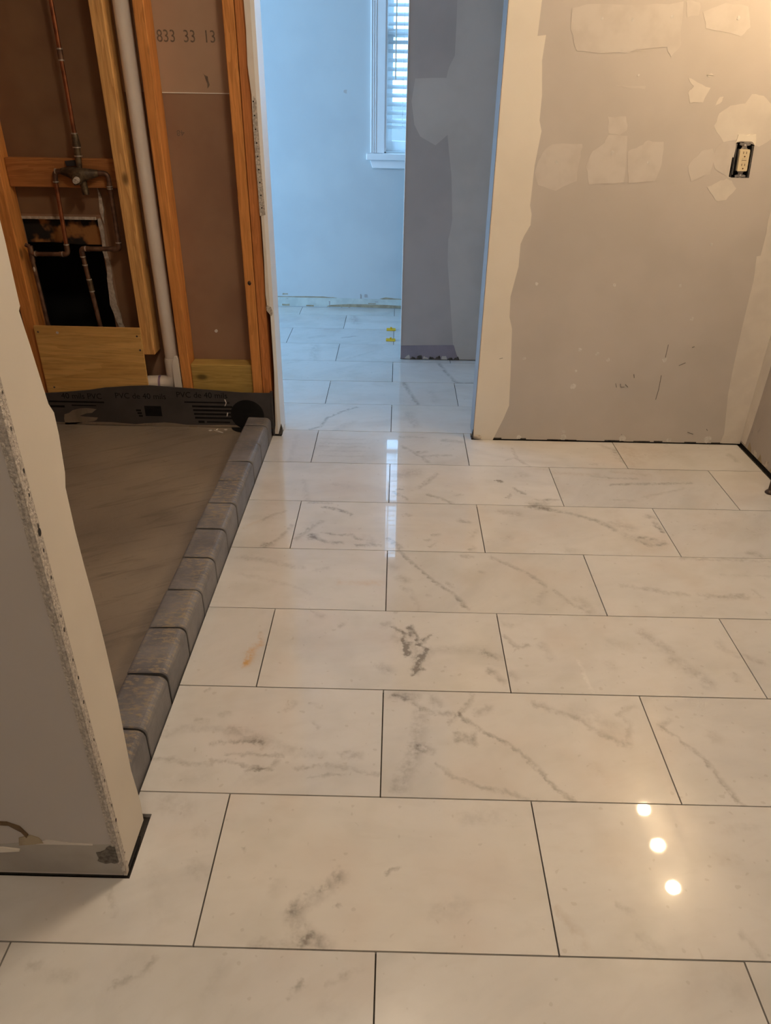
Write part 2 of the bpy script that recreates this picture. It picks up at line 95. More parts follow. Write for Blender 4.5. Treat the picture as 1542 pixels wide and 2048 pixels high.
JAMB_EDGE = [(-0.4966, 1.6647), (-0.4859, 1.5437), (-0.4866, 1.4805), (-0.4852, 1.4023), (-0.4882, 1.3076), (-0.4818, 1.2233), (-0.4831, 1.1654), (-0.4828, 1.0142), (-0.4771, 0.8533), (-0.4772, 0.6993), (-0.4804, 0.5729), (-0.4776, 0.532), (-0.4648, 0.5247), (-0.4671, 0.4016), (-0.4669, 0.2811), (-0.4715, 0.1765), (-0.4756, 0.0459), (-0.4823, 0.0054)]
JAMB_SCAR = [(-0.4754, 1.2206), (-0.4664, 1.2092), (-0.4655, 1.0145), (-0.4611, 0.8536), (-0.4809, 0.8499), (-0.4828, 1.0142), (-0.4833, 1.1624)]

# ------------------------------------------------------------------ mesh helpers
class MB:
    def __init__(s): s.v = []; s.f = []; s.smooth = set()
    def add(s, v, f, smooth=False):
        n = len(s.v); s.v += [tuple(p) for p in v]
        for q in f:
            if smooth: s.smooth.add(len(s.f))
            s.f.append([i + n for i in q])
        return s
    def box(s, x0, x1, y0, y1, z0, z1):
        return s.add([(x0,y0,z0),(x1,y0,z0),(x1,y1,z0),(x0,y1,z0),(x0,y0,z1),(x1,y0,z1),(x1,y1,z1),(x0,y1,z1)],
                     [(0,3,2,1),(4,5,6,7),(0,1,5,4),(1,2,6,5),(2,3,7,6),(3,0,4,7)])
    def prism(s, poly, axis, a, b):
        def P(p, c):
            return (c, p[0], p[1]) if axis == 'x' else (p[0], c, p[1]) if axis == 'y' else (p[0], p[1], c)
        area = sum(poly[i][0]*poly[(i+1)%len(poly)][1]-poly[(i+1)%len(poly)][0]*poly[i][1] for i in range(len(poly)))
        ccw = area > 0
        if axis == 'y': ccw = not ccw
        pl = list(poly) if ccw else list(poly)[::-1]
        n = len(pl); lo, hi = min(a, b), max(a, b)
        v = [P(p, lo) for p in pl] + [P(p, hi) for p in pl]
        f = [tuple(range(n))[::-1], tuple(range(n, 2*n))] + [(i, (i+1) % n, n+(i+1) % n, n+i) for i in range(n)]
        return s.add(v, f)
    def tube(s, pts, r, n=12, cap=True):
        pts = [Vector(p) for p in pts]; rr = r if isinstance(r, (list, tuple)) else [r]*len(pts)
        rings = []; up = None
        for i, p in enumerate(pts):
            d = (pts[min(i+1, len(pts)-1)] - pts[max(i-1, 0)]).normalized()
            if up is None: up = Vector((0,0,1)) if abs(d.z) < .9 else Vector((0,1,0))
            a = d.cross(up).normalized(); b = a.cross(d).normalized(); up = b
            rings.append([p + a*math.cos(2*math.pi*k/n)*rr[i] + b*math.sin(2*math.pi*k/n)*rr[i] for k in range(n)])
        v = [q for rg in rings for q in rg]; f = []
        for i in range(len(pts)-1):
            for k in range(n): f.append((i*n+k, (i+1)*n+k, (i+1)*n+(k+1) % n, i*n+(k+1) % n))
        s.add(v, f, True)
        if cap: s.add(rings[0], [tuple(range(n))]); s.add(rings[-1], [tuple(range(n))[::-1]])
        return s
    def sphere(s, c, r, n=20, m=12, sc=(1,1,1)):
        v = []; f = []
        for j in range(m+1):
            t = math.pi*j/m
            for k in range(n):
                a = 2*math.pi*k/n
                v.append((c[0]+r*sc[0]*math.sin(t)*math.cos(a), c[1]+r*sc[1]*math.sin(t)*math.sin(a), c[2]+r*sc[2]*math.cos(t)))
        for j in range(m):
            for k in range(n): f.append((j*n+k, (j+1)*n+k, (j+1)*n+(k+1) % n, j*n+(k+1) % n))
        return s.add(v, f, True)
    def disc_y(s, x, z, r, y0, y1, n=16, jit=0.0, sx=1.0):
        pl = []
        for k in range(n):
            a = 2*math.pi*k/n; q = r*(1+random.uniform(-jit, jit)); pl.append((x+q*sx*math.cos(a), z+q*math.sin(a)))
        return s.prism(pl, 'y', y0, y1)

WL = {}
def obj(name, mb, mat, parent=None, label=None, cat=None, group=None, kind=None, bevel=0.0, origin=None):
    me = bpy.data.meshes.new(name)
    L = Vector((0,0,0))
    if parent is not None: L = WL[parent.name]
    if origin is not None: L = Vector(origin)
    me.from_pydata([tuple(Vector(p) - L) for p in mb.v], [], mb.f); me.validate(); me.update()
    if len(mb.smooth):
        for i, p in enumerate(me.polygons): p.use_smooth = i in mb.smooth
    me.materials.append(mat)
    o = bpy.data.objects.new(name, me); COL.objects.link(o); WL[o.name] = L
    if parent is not None: o.parent = parent
    elif origin is not None: o.location = L
    if origin is not None and parent is not None: o.location = L - WL[parent.name]
    props(o, label, cat, group, kind)
    if bevel:
        b = o.modifiers.new('bevel', 'BEVEL'); b.width = bevel; b.segments = 2; b.limit_method = 'ANGLE'; b.angle_limit = math.radians(40)
    return o
def props(o, label=None, cat=None, group=None, kind=None):
    if label: o['label'] = label
    if cat: o['category'] = cat
    if group: o['group'] = group
    if kind: o['kind'] = kind
def thing(name, loc, label, cat, group=None, kind=None):
    o = bpy.data.objects.new(name, None); COL.objects.link(o); o.location = loc; o.empty_display_size = .05
    WL[o.name] = Vector(loc); props(o, label, cat, group, kind); return o
def text_obj(name, s, size, loc, rot, mat, parent, sx=1.0):
    cu = bpy.data.curves.new(name, 'FONT'); cu.body = s; cu.size = size; cu.extrude = 0.0002; cu.resolution_u = 3
    t = bpy.data.objects.new(name, cu); COL.objects.link(t)
    dg = bpy.context.evaluated_depsgraph_get(); me = bpy.data.meshes.new_from_object(t.evaluated_get(dg))
    bpy.data.objects.remove(t); me.materials.clear(); me.materials.append(mat)
    o = bpy.data.objects.new(name, me); COL.objects.link(o)
    o.parent = parent; o.location = Vector(loc) - WL[parent.name]; o.rotation_euler = rot; o.scale = (sx, 1, 1)
    return o

# ------------------------------------------------------------------ material helpers
class NT:
    def __init__(s, tree): s.t = tree; s.n = tree.nodes; s.l = tree.links
    def new(s, typ, **kw):
        nd = s.n.new(typ)
        for k, val in kw.items(): setattr(nd, k, val)
        return nd
    def put(s, sock, val):
        if hasattr(val, 'is_output'): s.l.new(val, sock)
        else: sock.default_value = val
    def math(s, op, a, b=0.0, c=0.0, clamp=False):
        nd = s.new('ShaderNodeMath', operation=op, use_clamp=clamp)
        for i, q in enumerate((a, b, c)): s.put(nd.inputs[i], q)
        return nd.outputs[0]
    def vmath(s, op, a, b=None, scale=None):
        nd = s.new('ShaderNodeVectorMath', operation=op); s.put(nd.inputs[0], a)
        if b is not None: s.put(nd.inputs[1], b)
        if scale is not None: s.put(nd.inputs['Scale'], scale)
        return nd.outputs['Value'] if op in ('LENGTH', 'DOT_PRODUCT') else nd.outputs[0]
    def noise(s, vec, scale, detail=4.0, rough=.55, dist=0.0):
        nd = s.new('ShaderNodeTexNoise'); s.put(nd.inputs['Vector'], vec)
        nd.inputs['Scale'].default_value = scale; nd.inputs['Detail'].default_value = detail
        nd.inputs['Roughness'].default_value = rough; nd.inputs['Distortion'].default_value = dist
        return nd
    def ramp(s, fac, a, b, c0=0.0, c1=1.0, smooth=True):
        nd = s.new('ShaderNodeMapRange', interpolation_type='SMOOTHSTEP' if smooth else 'LINEAR'); s.put(nd.inputs[0], fac)
        for i, q in zip((1, 2, 3, 4), (a, b, c0, c1)): nd.inputs[i].default_value = q
        return nd.outputs[0]
    def mix(s, fac, a, b, mode='MIX'):
        nd = s.new('ShaderNodeMix', data_type='RGBA', blend_type=mode); s.put(nd.inputs[0], fac)
        for k, q in ((6, a), (7, b)):
            s.put(nd.inputs[k], (*q, 1) if isinstance(q, tuple) and len(q) == 3 else q)
        return nd.outputs[2]
    def mapping(s, vec, scale=(1,1,1), loc=(0,0,0), rot=(0,0,0)):
        nd = s.new('ShaderNodeMapping'); s.put(nd.inputs[0], vec)
        nd.inputs['Location'].default_value = loc; nd.inputs['Rotation'].default_value = rot; nd.inputs['Scale'].default_value = scale
        return nd.outputs[0]
    def bump(s, h, strength, dist=.01):
        nd = s.new('ShaderNodeBump'); s.put(nd.inputs['Height'], h); nd.inputs['Strength'].default_value = strength; nd.inputs['Distance'].default_value = dist
        return nd.outputs[0]
def base_mat(name):
    m = bpy.data.materials.new(name); m.use_nodes = True
    return m, NT(m.node_tree), m.node_tree.nodes['Principled BSDF']
def pmat(name, col, col2=None, rough=.7, scale=6, stretch=(1,1,1), bump=.05, bscale=None, metal=0.0, spec=.4, lo=.35, hi=.65, detail=3):
    m, t, b = base_mat(name)
    co = t.mapping(t.new('ShaderNodeTexCoord').outputs['Object'], stretch)
    n = t.noise(co, scale, detail)
    if col2 is None: col2 = tuple(c*.86 for c in col)
    t.put(b.inputs['Base Color'], t.mix(t.ramp(n.outputs[0], lo, hi), col2, col))
    b.inputs['Roughness'].default_value = rough; b.inputs['Metallic'].default_value = metal; b.inputs['Specular IOR Level'].default_value = spec
    if bump >= .05:
        n2 = t.noise(co, bscale or scale*8, 2); t.put(b.inputs['Normal'], t.bump(n2.outputs[0], bump))
    return m
def wood(name, light, dark, axis='z', knots=True, ring=26, rough=.62):
    m, t, b = base_mat(name)
    tc = t.new('ShaderNodeTexCoord').outputs['Object']; rnd = t.new('ShaderNodeObjectInfo').outputs['Random']
    off = t.vmath('SCALE', (13.0, 7.0, 5.0), scale=rnd); co = t.vmath('ADD', tc, off)
    st = {'z': (1,1,.07), 'x': (.07,1,1), 'y': (1,.07,1)}[axis]
    c2 = t.mapping(co, st); warp = t.noise(c2, 8, 3)
    f = t.noise(c2, 120, 3, .6); g = t.noise(t.mapping(co, tuple(q*ring for q in st)), 1.0, 2, .5, 1.2)
    rings = t.math('FRACT', t.math('MULTIPLY', g.outputs[0], 6.0)); rings = t.ramp(rings, .15, .95)
    c = t.mix(t.math('MULTIPLY', rings, .55), light, dark)
    c = t.mix(t.math('MULTIPLY', t.ramp(f.outputs[0], .4, .75), .45), c, tuple(q*.55 for q in dark))
    c = t.mix(t.math('MULTIPLY', t.ramp(warp.outputs[0], .45, .8), .5), c, dark)
    if knots:
        vo = t.new('ShaderNodeTexVoronoi'); t.put(vo.inputs['Vector'], t.mapping(co, tuple(.55 if q < 1 else 1.0 for q in st))); vo.inputs['Scale'].default_value = 9.0
        k = t.ramp(vo.outputs['Distance'], .05, .16, 1.0, 0.0); c = t.mix(t.math('MULTIPLY', k, .8), c, tuple(q*.22 for q in dark))
    t.put(b.inputs['Base Color'], c); b.inputs['Roughness'].default_value = rough; b.inputs['Specular IOR Level'].default_value = .3
    t.put(b.inputs['Normal'], t.bump(f.outputs[0], .12)); return m
def emit(name, col, strength):
    m, t, b = base_mat(name); b.inputs['Base Color'].default_value = (*col, 1)
    b.inputs['Emission Color'].default_value = (*col, 1); b.inputs['Emission Strength'].default_value = strength; return m

# segment mask used for the marble veins
SEG = bpy.data.node_groups.new('vein_segment', 'ShaderNodeTree')
for nm, ty in (('P', 'NodeSocketVector'), ('A', 'NodeSocketVector'), ('BA', 'NodeSocketVector'), ('Inv', 'NodeSocketFloat'), ('W', 'NodeSocketFloat'), ('S', 'NodeSocketFloat')):
    SEG.interface.new_socket(nm, in_out='INPUT', socket_type=ty)
SEG.interface.new_socket('M', in_out='OUTPUT', socket_type='NodeSocketFloat')
_t = NT(SEG); _i = _t.new('NodeGroupInput'); _o = _t.new('NodeGroupOutput')
_pa = _t.vmath('SUBTRACT', _i.outputs['P'], _i.outputs['A'])
_h = _t.math('MULTIPLY', _t.vmath('DOT_PRODUCT', _pa, _i.outputs['BA']), _i.outputs['Inv'], clamp=True)
_d = _t.vmath('LENGTH', _t.vmath('SUBTRACT', _pa, _t.vmath('SCALE', _i.outputs['BA'], scale=_h)))
_mr = _t.new('ShaderNodeMapRange', interpolation_type='SMOOTHSTEP'); _t.put(_mr.inputs[0], _d); _mr.inputs[1].default_value = 0
_t.put(_mr.inputs[2], _i.outputs['W']); _t.put(_mr.inputs[3], _i.outputs['S']); _mr.inputs[4].default_value = 0
_t.put(_o.inputs['M'], _mr.outputs[0])

def marble(name, veins=()):
    m, t, b = base_mat(name)
    tc = t.new('ShaderNodeTexCoord').outputs['Object']; rnd = t.new('ShaderNodeObjectInfo').outputs['Random']
    co = t.vmath('ADD', tc, t.vmath('SCALE', (31.0, 17.0, 11.0), scale=rnd))
    ang = t.new('ShaderNodeVectorRotate', rotation_type='Z_AXIS'); t.put(ang.inputs['Vector'], co); t.put(ang.inputs['Angle'], t.math('MULTIPLY_ADD', rnd, 1.1, -0.9))
    cr = t.mapping(ang.outputs[0], (1.0, 2.4, 1.0))
    cloud = t.noise(cr, 2.6, 4, .55, .6); fine = t.noise(cr, 16, 3, .6, .4)
    c = t.mix(t.math('MULTIPLY', t.ramp(cloud.outputs[0], .42, .78), .42), (.70, .685, .665), (.495, .488, .48))
    c = t.mix(t.math('MULTIPLY', t.ramp(fine.outputs[0], .45, .8), .18), c, (.55, .52, .48))
    yel = t.noise(co, 1.7, 1); c = t.mix(t.math('MULTIPLY', t.ramp(yel.outputs[0], .5, .8), .22), c, (.74, .66, .53))
    mo = t.noise(co, 5.5, 3, .6); c = t.mix(t.math('MULTIPLY', t.ramp(mo.outputs[0], .46, .72), .26), c, (.50, .485, .43))
    mp = t.noise(t.vmath('ADD', co, (4.3, 9.1, 2.0)), 4.5, 2, .55); c = t.mix(t.math('MULTIPLY', t.ramp(mp.outputs[0], .48, .75), .22), c, (.62, .50, .42))
    sp = t.noise(co, 75, 0, .5); c = t.mix(t.math('MULTIPLY', t.ramp(sp.outputs[0], .79, .84), .22), c, (.36, .32, .27))
    c = t.mix(1.0, c, t.mix(rnd, (.93,.93,.93), (1.04,1.03,1.02)), 'MULTIPLY')
    if veins:
        w1 = t.noise(tc, 26, 3, .65); w2 = t.noise(tc, 70, 2, .65)
        wv = t.vmath('ADD', t.vmath('SCALE', t.vmath('SUBTRACT', w1.outputs[1], (.5,.5,.5)), scale=.030), t.vmath('SCALE', t.vmath('SUBTRACT', w2.outputs[1], (.5,.5,.5)), scale=.018))
        P = t.vmath('MULTIPLY', t.vmath('ADD', tc, wv), (1,1,0))
        mod = t.math('ADD', t.math('MULTIPLY', t.ramp(w1.outputs[0], .3, .68), .8), t.math('MULTIPLY', t.ramp(w2.outputs[0], .3, .7), .55))
        acc = {}
        for pts, hw, s, ci in veins:
            cur = None; key = 'w' if s < 0 else ci
            for A, B in zip(pts[:-1], pts[1:]):
                g = t.new('ShaderNodeGroup'); g.node_tree = SEG
                ba = (B[0]-A[0], B[1]-A[1], 0.0); l2 = max(ba[0]**2+ba[1]**2, 1e-9)
                t.put(g.inputs['P'], P); g.inputs['A'].default_value = (*A, 0); g.inputs['BA'].default_value = ba
                g.inputs['Inv'].default_value = 1/l2; g.inputs['W'].default_value = hw*2.7+.003; g.inputs['S'].default_value = abs(s)
                cur = g.outputs[0] if cur is None else t.math('MAXIMUM', cur, g.outputs[0])
            cur = t.math('POWER', cur, 1.0) if hw > .02 else cur
            acc[key] = cur if key not in acc else t.math('ADD', acc[key], cur)
        cols = {0: (.25, .228, .205), 1: (.43, .34, .27), 2: (.62, .36, .13), 'w': (.9, .88, .84)}
        for k, a in acc.items():
            c = t.mix(t.math('MINIMUM', t.math('MULTIPLY', a, mod), .9), c, cols[k])
    t.put(b.inputs['Base Color'], c)
    sm = t.noise(tc, 7, 1); t.put(b.inputs['Roughness'], t.ramp(sm.outputs[0], .3, .7, .14, .24))
    b.inputs['Specular IOR Level'].default_value = .3; b.inputs['Coat Weight'].default_value = .75; t.put(b.inputs['Coat Roughness'], t.ramp(sm.outputs[0], .3, .7, .018, .04)); b.inputs['Coat IOR'].default_value = 1.5
    t.put(b.inputs['Normal'], t.bump(t.noise(tc, 11, 2).outputs[0], .016, .004)); return m

M = {}
M['greyboard'] = pmat('grey_drywall_paper', (.60,.55,.505), (.555,.51,.465), .78, 3, bump=.03, bscale=220)
M['mud'] = pmat('joint_compound', (.87,.81,.71), (.83,.77,.67), .72, 4, bump=.03, bscale=60)
M['mud_end'] = pmat('aged_joint_compound', (.70,.645,.56), (.66,.605,.525), .72, 4, bump=.03, bscale=60)
M['mud_low'] = pmat('thin_joint_compound', (.655,.605,.555), (.605,.555,.505), .7, 14, bump=.04, bscale=60, lo=.3, hi=.6)
M['mud_mid'] = pmat('medium_joint_compound', (.74,.685,.615), (.69,.635,.57), .7, 12, bump=.04, bscale=60)
M['spot'] = pmat('filler_spot', (.74,.71,.67), (.6,.57,.53), .7, 60, bump=.05)
M['pencil'] = pmat('pencil_mark', (.16,.15,.14), (.25,.23,.21), .7, 80, bump=0)
M['ceiling'] = pmat('ceiling_white', (.78,.77,.75), None, .8, 3, bump=.02, bscale=120)
M['white_paint'] = pmat('white_gloss_paint', (.90,.91,.92), (.87,.88,.89), .35, 5, bump=.01)
M['bluewall'] = pmat('pale_wall_paint', (.60,.63,.64), (.565,.595,.61), .6, 3, bump=.02, bscale=160)
M['bluewall_light'] = pmat('bare_primed_strip', (.62,.66,.62), (.52,.56,.53), .7, 14, bump=.05)
M['hallgrey'] = pmat('hall_grey_board', (.45,.415,.405), (.41,.38,.37), .75, 4, bump=.03, bscale=200)
M['hallmud'] = pmat('hall_joint_compound', (.56,.53,.505), (.51,.485,.46), .72, 5, bump=.03, bscale=70)
M['hallbase'] = pmat('old_purple_grey_paint', (.28,.25,.30), (.24,.215,.26), .7, 12, bump=.05)
M['pillar'] = pmat('taupe_wall_paint', (.54,.50,.465), (.515,.475,.44), .7, 2.5, bump=.02, bscale=160)
M['pillar_base'] = pmat('exposed_grey_paper', (.46,.43,.38), (.40,.36,.31), .8, 9, bump=.06)
M['brownboard'] = pmat('brown_board_paper', (.33,.20,.125), (.285,.165,.105), .85, 5, bump=.03, bscale=150)
M['brownboard_light'] = pmat('light_brown_board_paper', (.46,.31,.21), (.42,.28,.185), .85, 4, bump=.03, bscale=150)
M['gypsum'] = pmat('broken_gypsum', (.62,.56,.48), (.42,.36,.30), .9, 60, bump=.4, bscale=120)
M['ink'] = pmat('grey_ink', (.14,.10,.075), (.2,.15,.11), .8, 90, bump=0)
M['pine'] = wood('aged_pine', (.72,.31,.088), (.50,.19,.047))
M['pine_pale'] = wood('rough_pale_pine', (.74,.43,.16), (.46,.22,.07))
M['pine_red'] = wood('red_aged_pine', (.66,.25,.075), (.45,.155,.042))
M['pine_x'] = wood('aged_pine_blocking', (.46,.19,.06), (.31,.12,.035), 'x')
M['treated'] = wood('greenish_treated_lumber', (.50,.34,.10), (.36,.24,.065), 'x')
M['plywood'] = wood('plywood_face', (.74,.46,.16), (.55,.31,.09), 'x', False, 9)
M['burnt'] = pmat('scorched_wood', (.012,.010,.009), (.34,.15,.045), .8, 11, lo=.40, hi=.52, bump=.2)
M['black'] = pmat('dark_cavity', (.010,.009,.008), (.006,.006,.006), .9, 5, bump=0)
M['copper'] = pmat('copper_pipe', (.40,.15,.07), (.22,.085,.045), .38, 25, metal=.85, bump=.05)
M['copper_dull'] = pmat('tarnished_copper', (.22,.13,.085), (.12,.07,.05), .5, 30, metal=.7, bump=.1)
M['brass'] = pmat('dirty_brass', (.17,.125,.075), (.075,.055,.04), .5, 40, metal=.7, bump=.2)
M['solder'] = pmat('solder_ring', (.62,.56,.48), (.4,.36,.3), .4, 50, metal=.6, bump=.1)
M['pvc'] = pmat('white_pvc', (.78,.71,.63), (.72,.65,.57), .4, 6, bump=.01)
M['primer'] = pmat('purple_primer', (.22,.13,.24), (.35,.27,.33), .5, 30, bump=0)
M['liner'] = pmat('grey_vinyl_liner', (.066,.060,.060), (.05,.045,.045), .6, 7, bump=.08, bscale=18)
M['liner_ink'] = pmat('black_print', (.008,.008,.009), (.014,.013,.014), .7, 40, bump=0, spec=.15)
M['rubber'] = pmat('black_rubber', (.007,.007,.008), (.012,.012,.013), .6, 10, bump=.05, spec=.2)
M['mortar_dark'] = pmat('dark_joint', (.016,.014,.013), (.028,.025,.022), .9, 60, bump=.2)
M['thinset'] = pmat('grey_thinset', (.040,.033,.026), (.075,.062,.05), .9, 40, bump=.2)
M['metal'] = pmat('bead_metal', (.62,.56,.49), (.40,.355,.31), .6, 170, metal=.1, bump=.5, bscale=260)
M['steel'] = pmat('galvanised_steel', (.5,.48,.45), (.32,.3,.28), .4, 60, metal=.8, bump=.05)
M['box_dark'] = pmat('dark_outlet_box', (.022,.02,.022), (.035,.03,.03), .6, 30, bump=.05)
M['ivory'] = pmat('ivory_plastic', (.74,.63,.42), (.72,.61,.40), .3, 10, bump=0)
M['slot'] = pmat('slot_shadow_brown', (.10,.055,.02), (.08,.04,.015), .7, 10, bump=0)
M['yellow'] = pmat('yellow_clip_plastic', (.80,.52,.02), (.7,.44,.02), .4, 20, bump=0)
M['tan'] = pmat('torn_tan_paper', (.44,.36,.24), (.34,.27,.18), .85, 30, bump=.1)
M['scrape'] = pmat('scraped_grey', (.20,.175,.15), (.10,.088,.075), .85, 120, bump=.4)
M['brown_tear'] = pmat('brown_torn_core', (.17,.11,.06), (.12,.075,.04), .85, 40, bump=.1)
M['dirt'] = pmat('black_grime', (.05,.045,.04), (.12,.105,.09), .9, 70, bump=.3)
M['bronze'] = pmat('dark_bronze', (.06,.04,.03), (.09,.06,.045), .4, 30, metal=.6, bump=.02)
M['stained'] = None
def brick_mat():
    m, t, b = base_mat('worn_grey_brick')
    tc = t.new('ShaderNodeTexCoord').outputs['Object']
    a = t.noise(tc, 9, 6, .6); f = t.noise(t.mapping(tc, (1,2.2,1)), 55, 5, .65); g = t.noise(tc, 4, 2)
    c = t.mix(t.ramp(a.outputs[0], .35, .7), (.140,.134,.143), (.22,.208,.21))
    k = t.math('MULTIPLY', t.ramp(f.outputs[0], .46, .62), t.ramp(g.outputs[0], .38, .6))
    geo = t.new('ShaderNodeNewGeometry'); up = t.new('ShaderNodeSeparateXYZ'); t.put(up.inputs[0], geo.outputs['True Normal'])
    k = t.math('MULTIPLY', k, t.ramp(up.outputs[2], .3, .9))
    c = t.mix(t.math('MULTIPLY', k, .8), c, (.34,.27,.175))
    t.put(b.inputs['Base Color'], c); b.inputs['Roughness'].default_value = .5
    t.put(b.inputs['Normal'], t.bump(f.outputs[0], .18)); return m
M['brick'] = brick_mat()
def pan_mat():
    m, t, b = base_mat('trowelled_mortar_bed')
    tc = t.new('ShaderNodeTexCoord').outputs['Object']
    r = t.mapping(tc, (1,1,1), rot=(0,0,math.radians(-32)))
    a = t.noise(tc, 2.2, 5); s = t.noise(t.mapping(r, (.8, 5, 1)), 5, 6, .6, 1.0); f = t.noise(tc, 40, 5, .7)
    c = t.mix(t.ramp(a.outputs[0], .35, .7), (.215,.178,.145), (.305,.25,.19))
    c = t.mix(t.math('MULTIPLY', t.ramp(s.outputs[0], .48, .75), .65), c, (.125,.105,.085))
    c = t.mix(t.math('MULTIPLY', t.ramp(f.outputs[0], .6, .75), .4), c, (.10,.085,.07))
    t.put(b.inputs['Base Color'], c); t.put(b.inputs['Roughness'], t.ramp(a.outputs[0], .3, .7, .35, .6))
    t.put(b.inputs['Normal'], t.bump(t.math('ADD', f.outputs[0], t.math('MULTIPLY', s.outputs[0], 2.0)), .12)); return m
M['pan'] = pan_mat()
def stained_mat():
    m, t, b = base_mat('stained_right_wall')
    tc = t.new('ShaderNodeTexCoord').outputs['Object']
    a = t.noise(tc, 3, 4); s = t.noise(t.mapping(tc, (1,1,.6)), 22, 5, .65)
    c = t.mix(t.ramp(a.outputs[0], .4, .65), (.40,.36,.33), (.47,.42,.375))
    c = t.mix(t.math('MULTIPLY', t.ramp(s.outputs[0], .60, .72), .6), c, (.17,.14,.12))
    t.put(b.inputs['Base Color'], c); b.inputs['Roughness'].default_value = .75; t.put(b.inputs['Normal'], t.bump(s.outputs[0], .1)); return m
M['stained'] = stained_mat()

H = 2.44
# ------------------------------------------------------------------ setting: shells
T = 0.3048
floor = obj('floor', MB().box(-2.6, 1.56, -1.95, 4.27, -.16, -.0105), M['thinset'], kind='structure', label='grey thinset bed under white polished marble tiles laid in running bond')
plain = marble('white_marble_plain')
tile_mats = {}
G = .0014
mesh_full = None
def tile_poly(row, i):
    x0, x1, y0, y1 = i*T+G, (i+2)*T-G, row*T+G, (row+1)*T-G
    if y1 < .11: return [(max(x0,-1.73),y0),(min(x1,1.435),y0),(min(x1,1.435),y1),(max(x0,-1.73),y1)]
    if row == 0:
        x1 = min(x1, 1.435)
        if x0 > -.5: return [(x0,y0),(x1,y0),(x1,y1),(x0,y1)]
        x0 = max(x0, -1.59)
        if x1 < -.5: return [(x0,y0),(x1,y0),(x1,.1165),(x0,.1165)]
        return [(x0,y0),(x1,y0),(x1,y1),(-.488,y1),(-.488,.252),(-.449,.252),(-.449,.1165),(x0,.1165)]
    if row < 6:
        x0 = max(x0, -.4885); x1 = min(x1, 1.428)
        return [(x0,y0),(x1,y0),(x1,y1),(x0,y1)]
    if row == 6:
        if x0 < -.5: x0 = -.4885; return [(x0,y0),(x1,y0),(x1,y1),(-.452,y1),(-.452,2.068),(x0,2.068)]
        if x1 < .34: return [(x0,y0),(x1,y0),(x1,y1),(x0,y1)]
        x1 = min(x1, 1.428)
        if x0 < .34: return [(x0,y0),(x1,y0),(x1,2.0715),(.333,2.0715),(.333,y1),(x0,y1)]
        return [(x0,y0),(x1,y0),(x1,2.0715),(x0,2.0715)]
    x0 = max(x0, -2.5); x1 = min(x1, 1.10 if row < 10 else 1.42)
    y1 = min(y1, 4.148)
    return [(x0,y0),(x1,y0),(x1,y1),(x0,y1)]
for row in range(-6, 14):
    off = 0 if row % 2 else 1
    for i in range(-10 + off, 6, 2):
        x0, x1 = i*T, (i+2)*T
        if row < 0 and (x1 < -1.2 or x0 > 1.42): continue
        if row == 0 and x1 < -1.0: continue
        if 1 <= row <= 6 and (x1 < -.47 or x0 > 1.42): continue
        if row >= 7 and (x1 < -2.45 or x0 > 1.0): continue
        if row < -4 : continue
        pl = tile_poly(row, i)
        full = len(pl) == 4 and abs(pl[1][0]-pl[0][0]-(2*T-2*G)) < 1e-5 and abs(pl[2][1]-pl[1][1]-(T-2*G)) < 1e-5
        cx, cy = (i+1)*T, (row+.5)*T
        mat = plain
        if (row, i) in VEINS: mat = marble('white_marble_veined', VEINS[(row, i)])
        if full and mesh_full is not None:
            o = bpy.data.objects.new('tile', mesh_full); COL.objects.link(o); o.parent = floor; o.location = (cx, cy, 0); WL[o.name] = Vector((cx,cy,0))
        else:
            o = obj('tile', MB().prism(pl, 'z', -.0105, 0.0), mat, floor, origin=(cx, cy, 0))
            if full: mesh_full = o.data
        if full:
            o.material_slots[0].link = 'OBJECT'; o.material_slots[0].material = mat
        o.location.z = random.uniform(-.0003, .0003); o.rotation_euler = (0, 0, random.uniform(-.0008, .0008))

obj('ceiling', MB().box(-2.7, 1.6, -2.05, 4.3, H, H+.12), M['ceiling'], kind='structure', label='white ceiling over bathroom and far room')

# wall with the outlet, right of the doorway
OC = (1.1775, 1.0545); ot = math.radians(4.6); ow, oh = .0315, .0545
def orot(px, pz):
    return (OC[0] + px*math.cos(ot) + pz*(-math.sin(ot)), OC[1] + px*math.sin(ot)*0 + pz*math.cos(ot))
q = [orot(-ow, -oh), orot(ow, -oh), orot(ow, oh), orot(-ow, oh)]
X0, X1, Y0, Y1 = .34, 1.44, 2.075, 2.19
wb = MB()
R4 = [(X0, .004), (X1, .004), (X1, H), (X0, H)]
for k in range(4): wb.prism([R4[k], R4[(k+1) % 4], q[(k+1) % 4], q[k]], 'y', Y0, Y0+.0125)
wb.box(X0, X1, Y1-.0125, Y1, .004, H); wb.box(X0, X0+.0125, Y0+.0126, Y1-.0126, .004, H)
wall_back = obj('wall_back', wb, M['greyboard'], kind='structure', label='unpainted drywall partition with joint compound patches right of the doorway')
band = [(X0-.0006, .004)] + [(X0-.0006, H)] + [(DOOR_MUD_EDGE[0][0]+.02, H)] + DOOR_MUD_EDGE
obj('corner_bead_compound', MB().prism(band, 'y', Y0-.0012, Y0+.001), M['mud'], wall_back, label='cream joint compound band along the door corner')
obj('jamb_return', MB().box(X0-.0016, X0+.0004, Y0-.0012, Y1, .004, H), M['hallgrey'], wall_back, label='pale compound on the doorway return')
cband = [(1.4402, .004), (1.4402, H), (CORNER_MUD_EDGE[0][0]-.0, H)] + CORNER_MUD_EDGE
cband = [(min(x, 1.439), z) for x, z in cband]
obj('inside_corner_compound', MB().prism(cband, 'y', Y0-.001, Y0+.001), M['mud_mid'], wall_back, label='tan joint compound band in the inside corner')
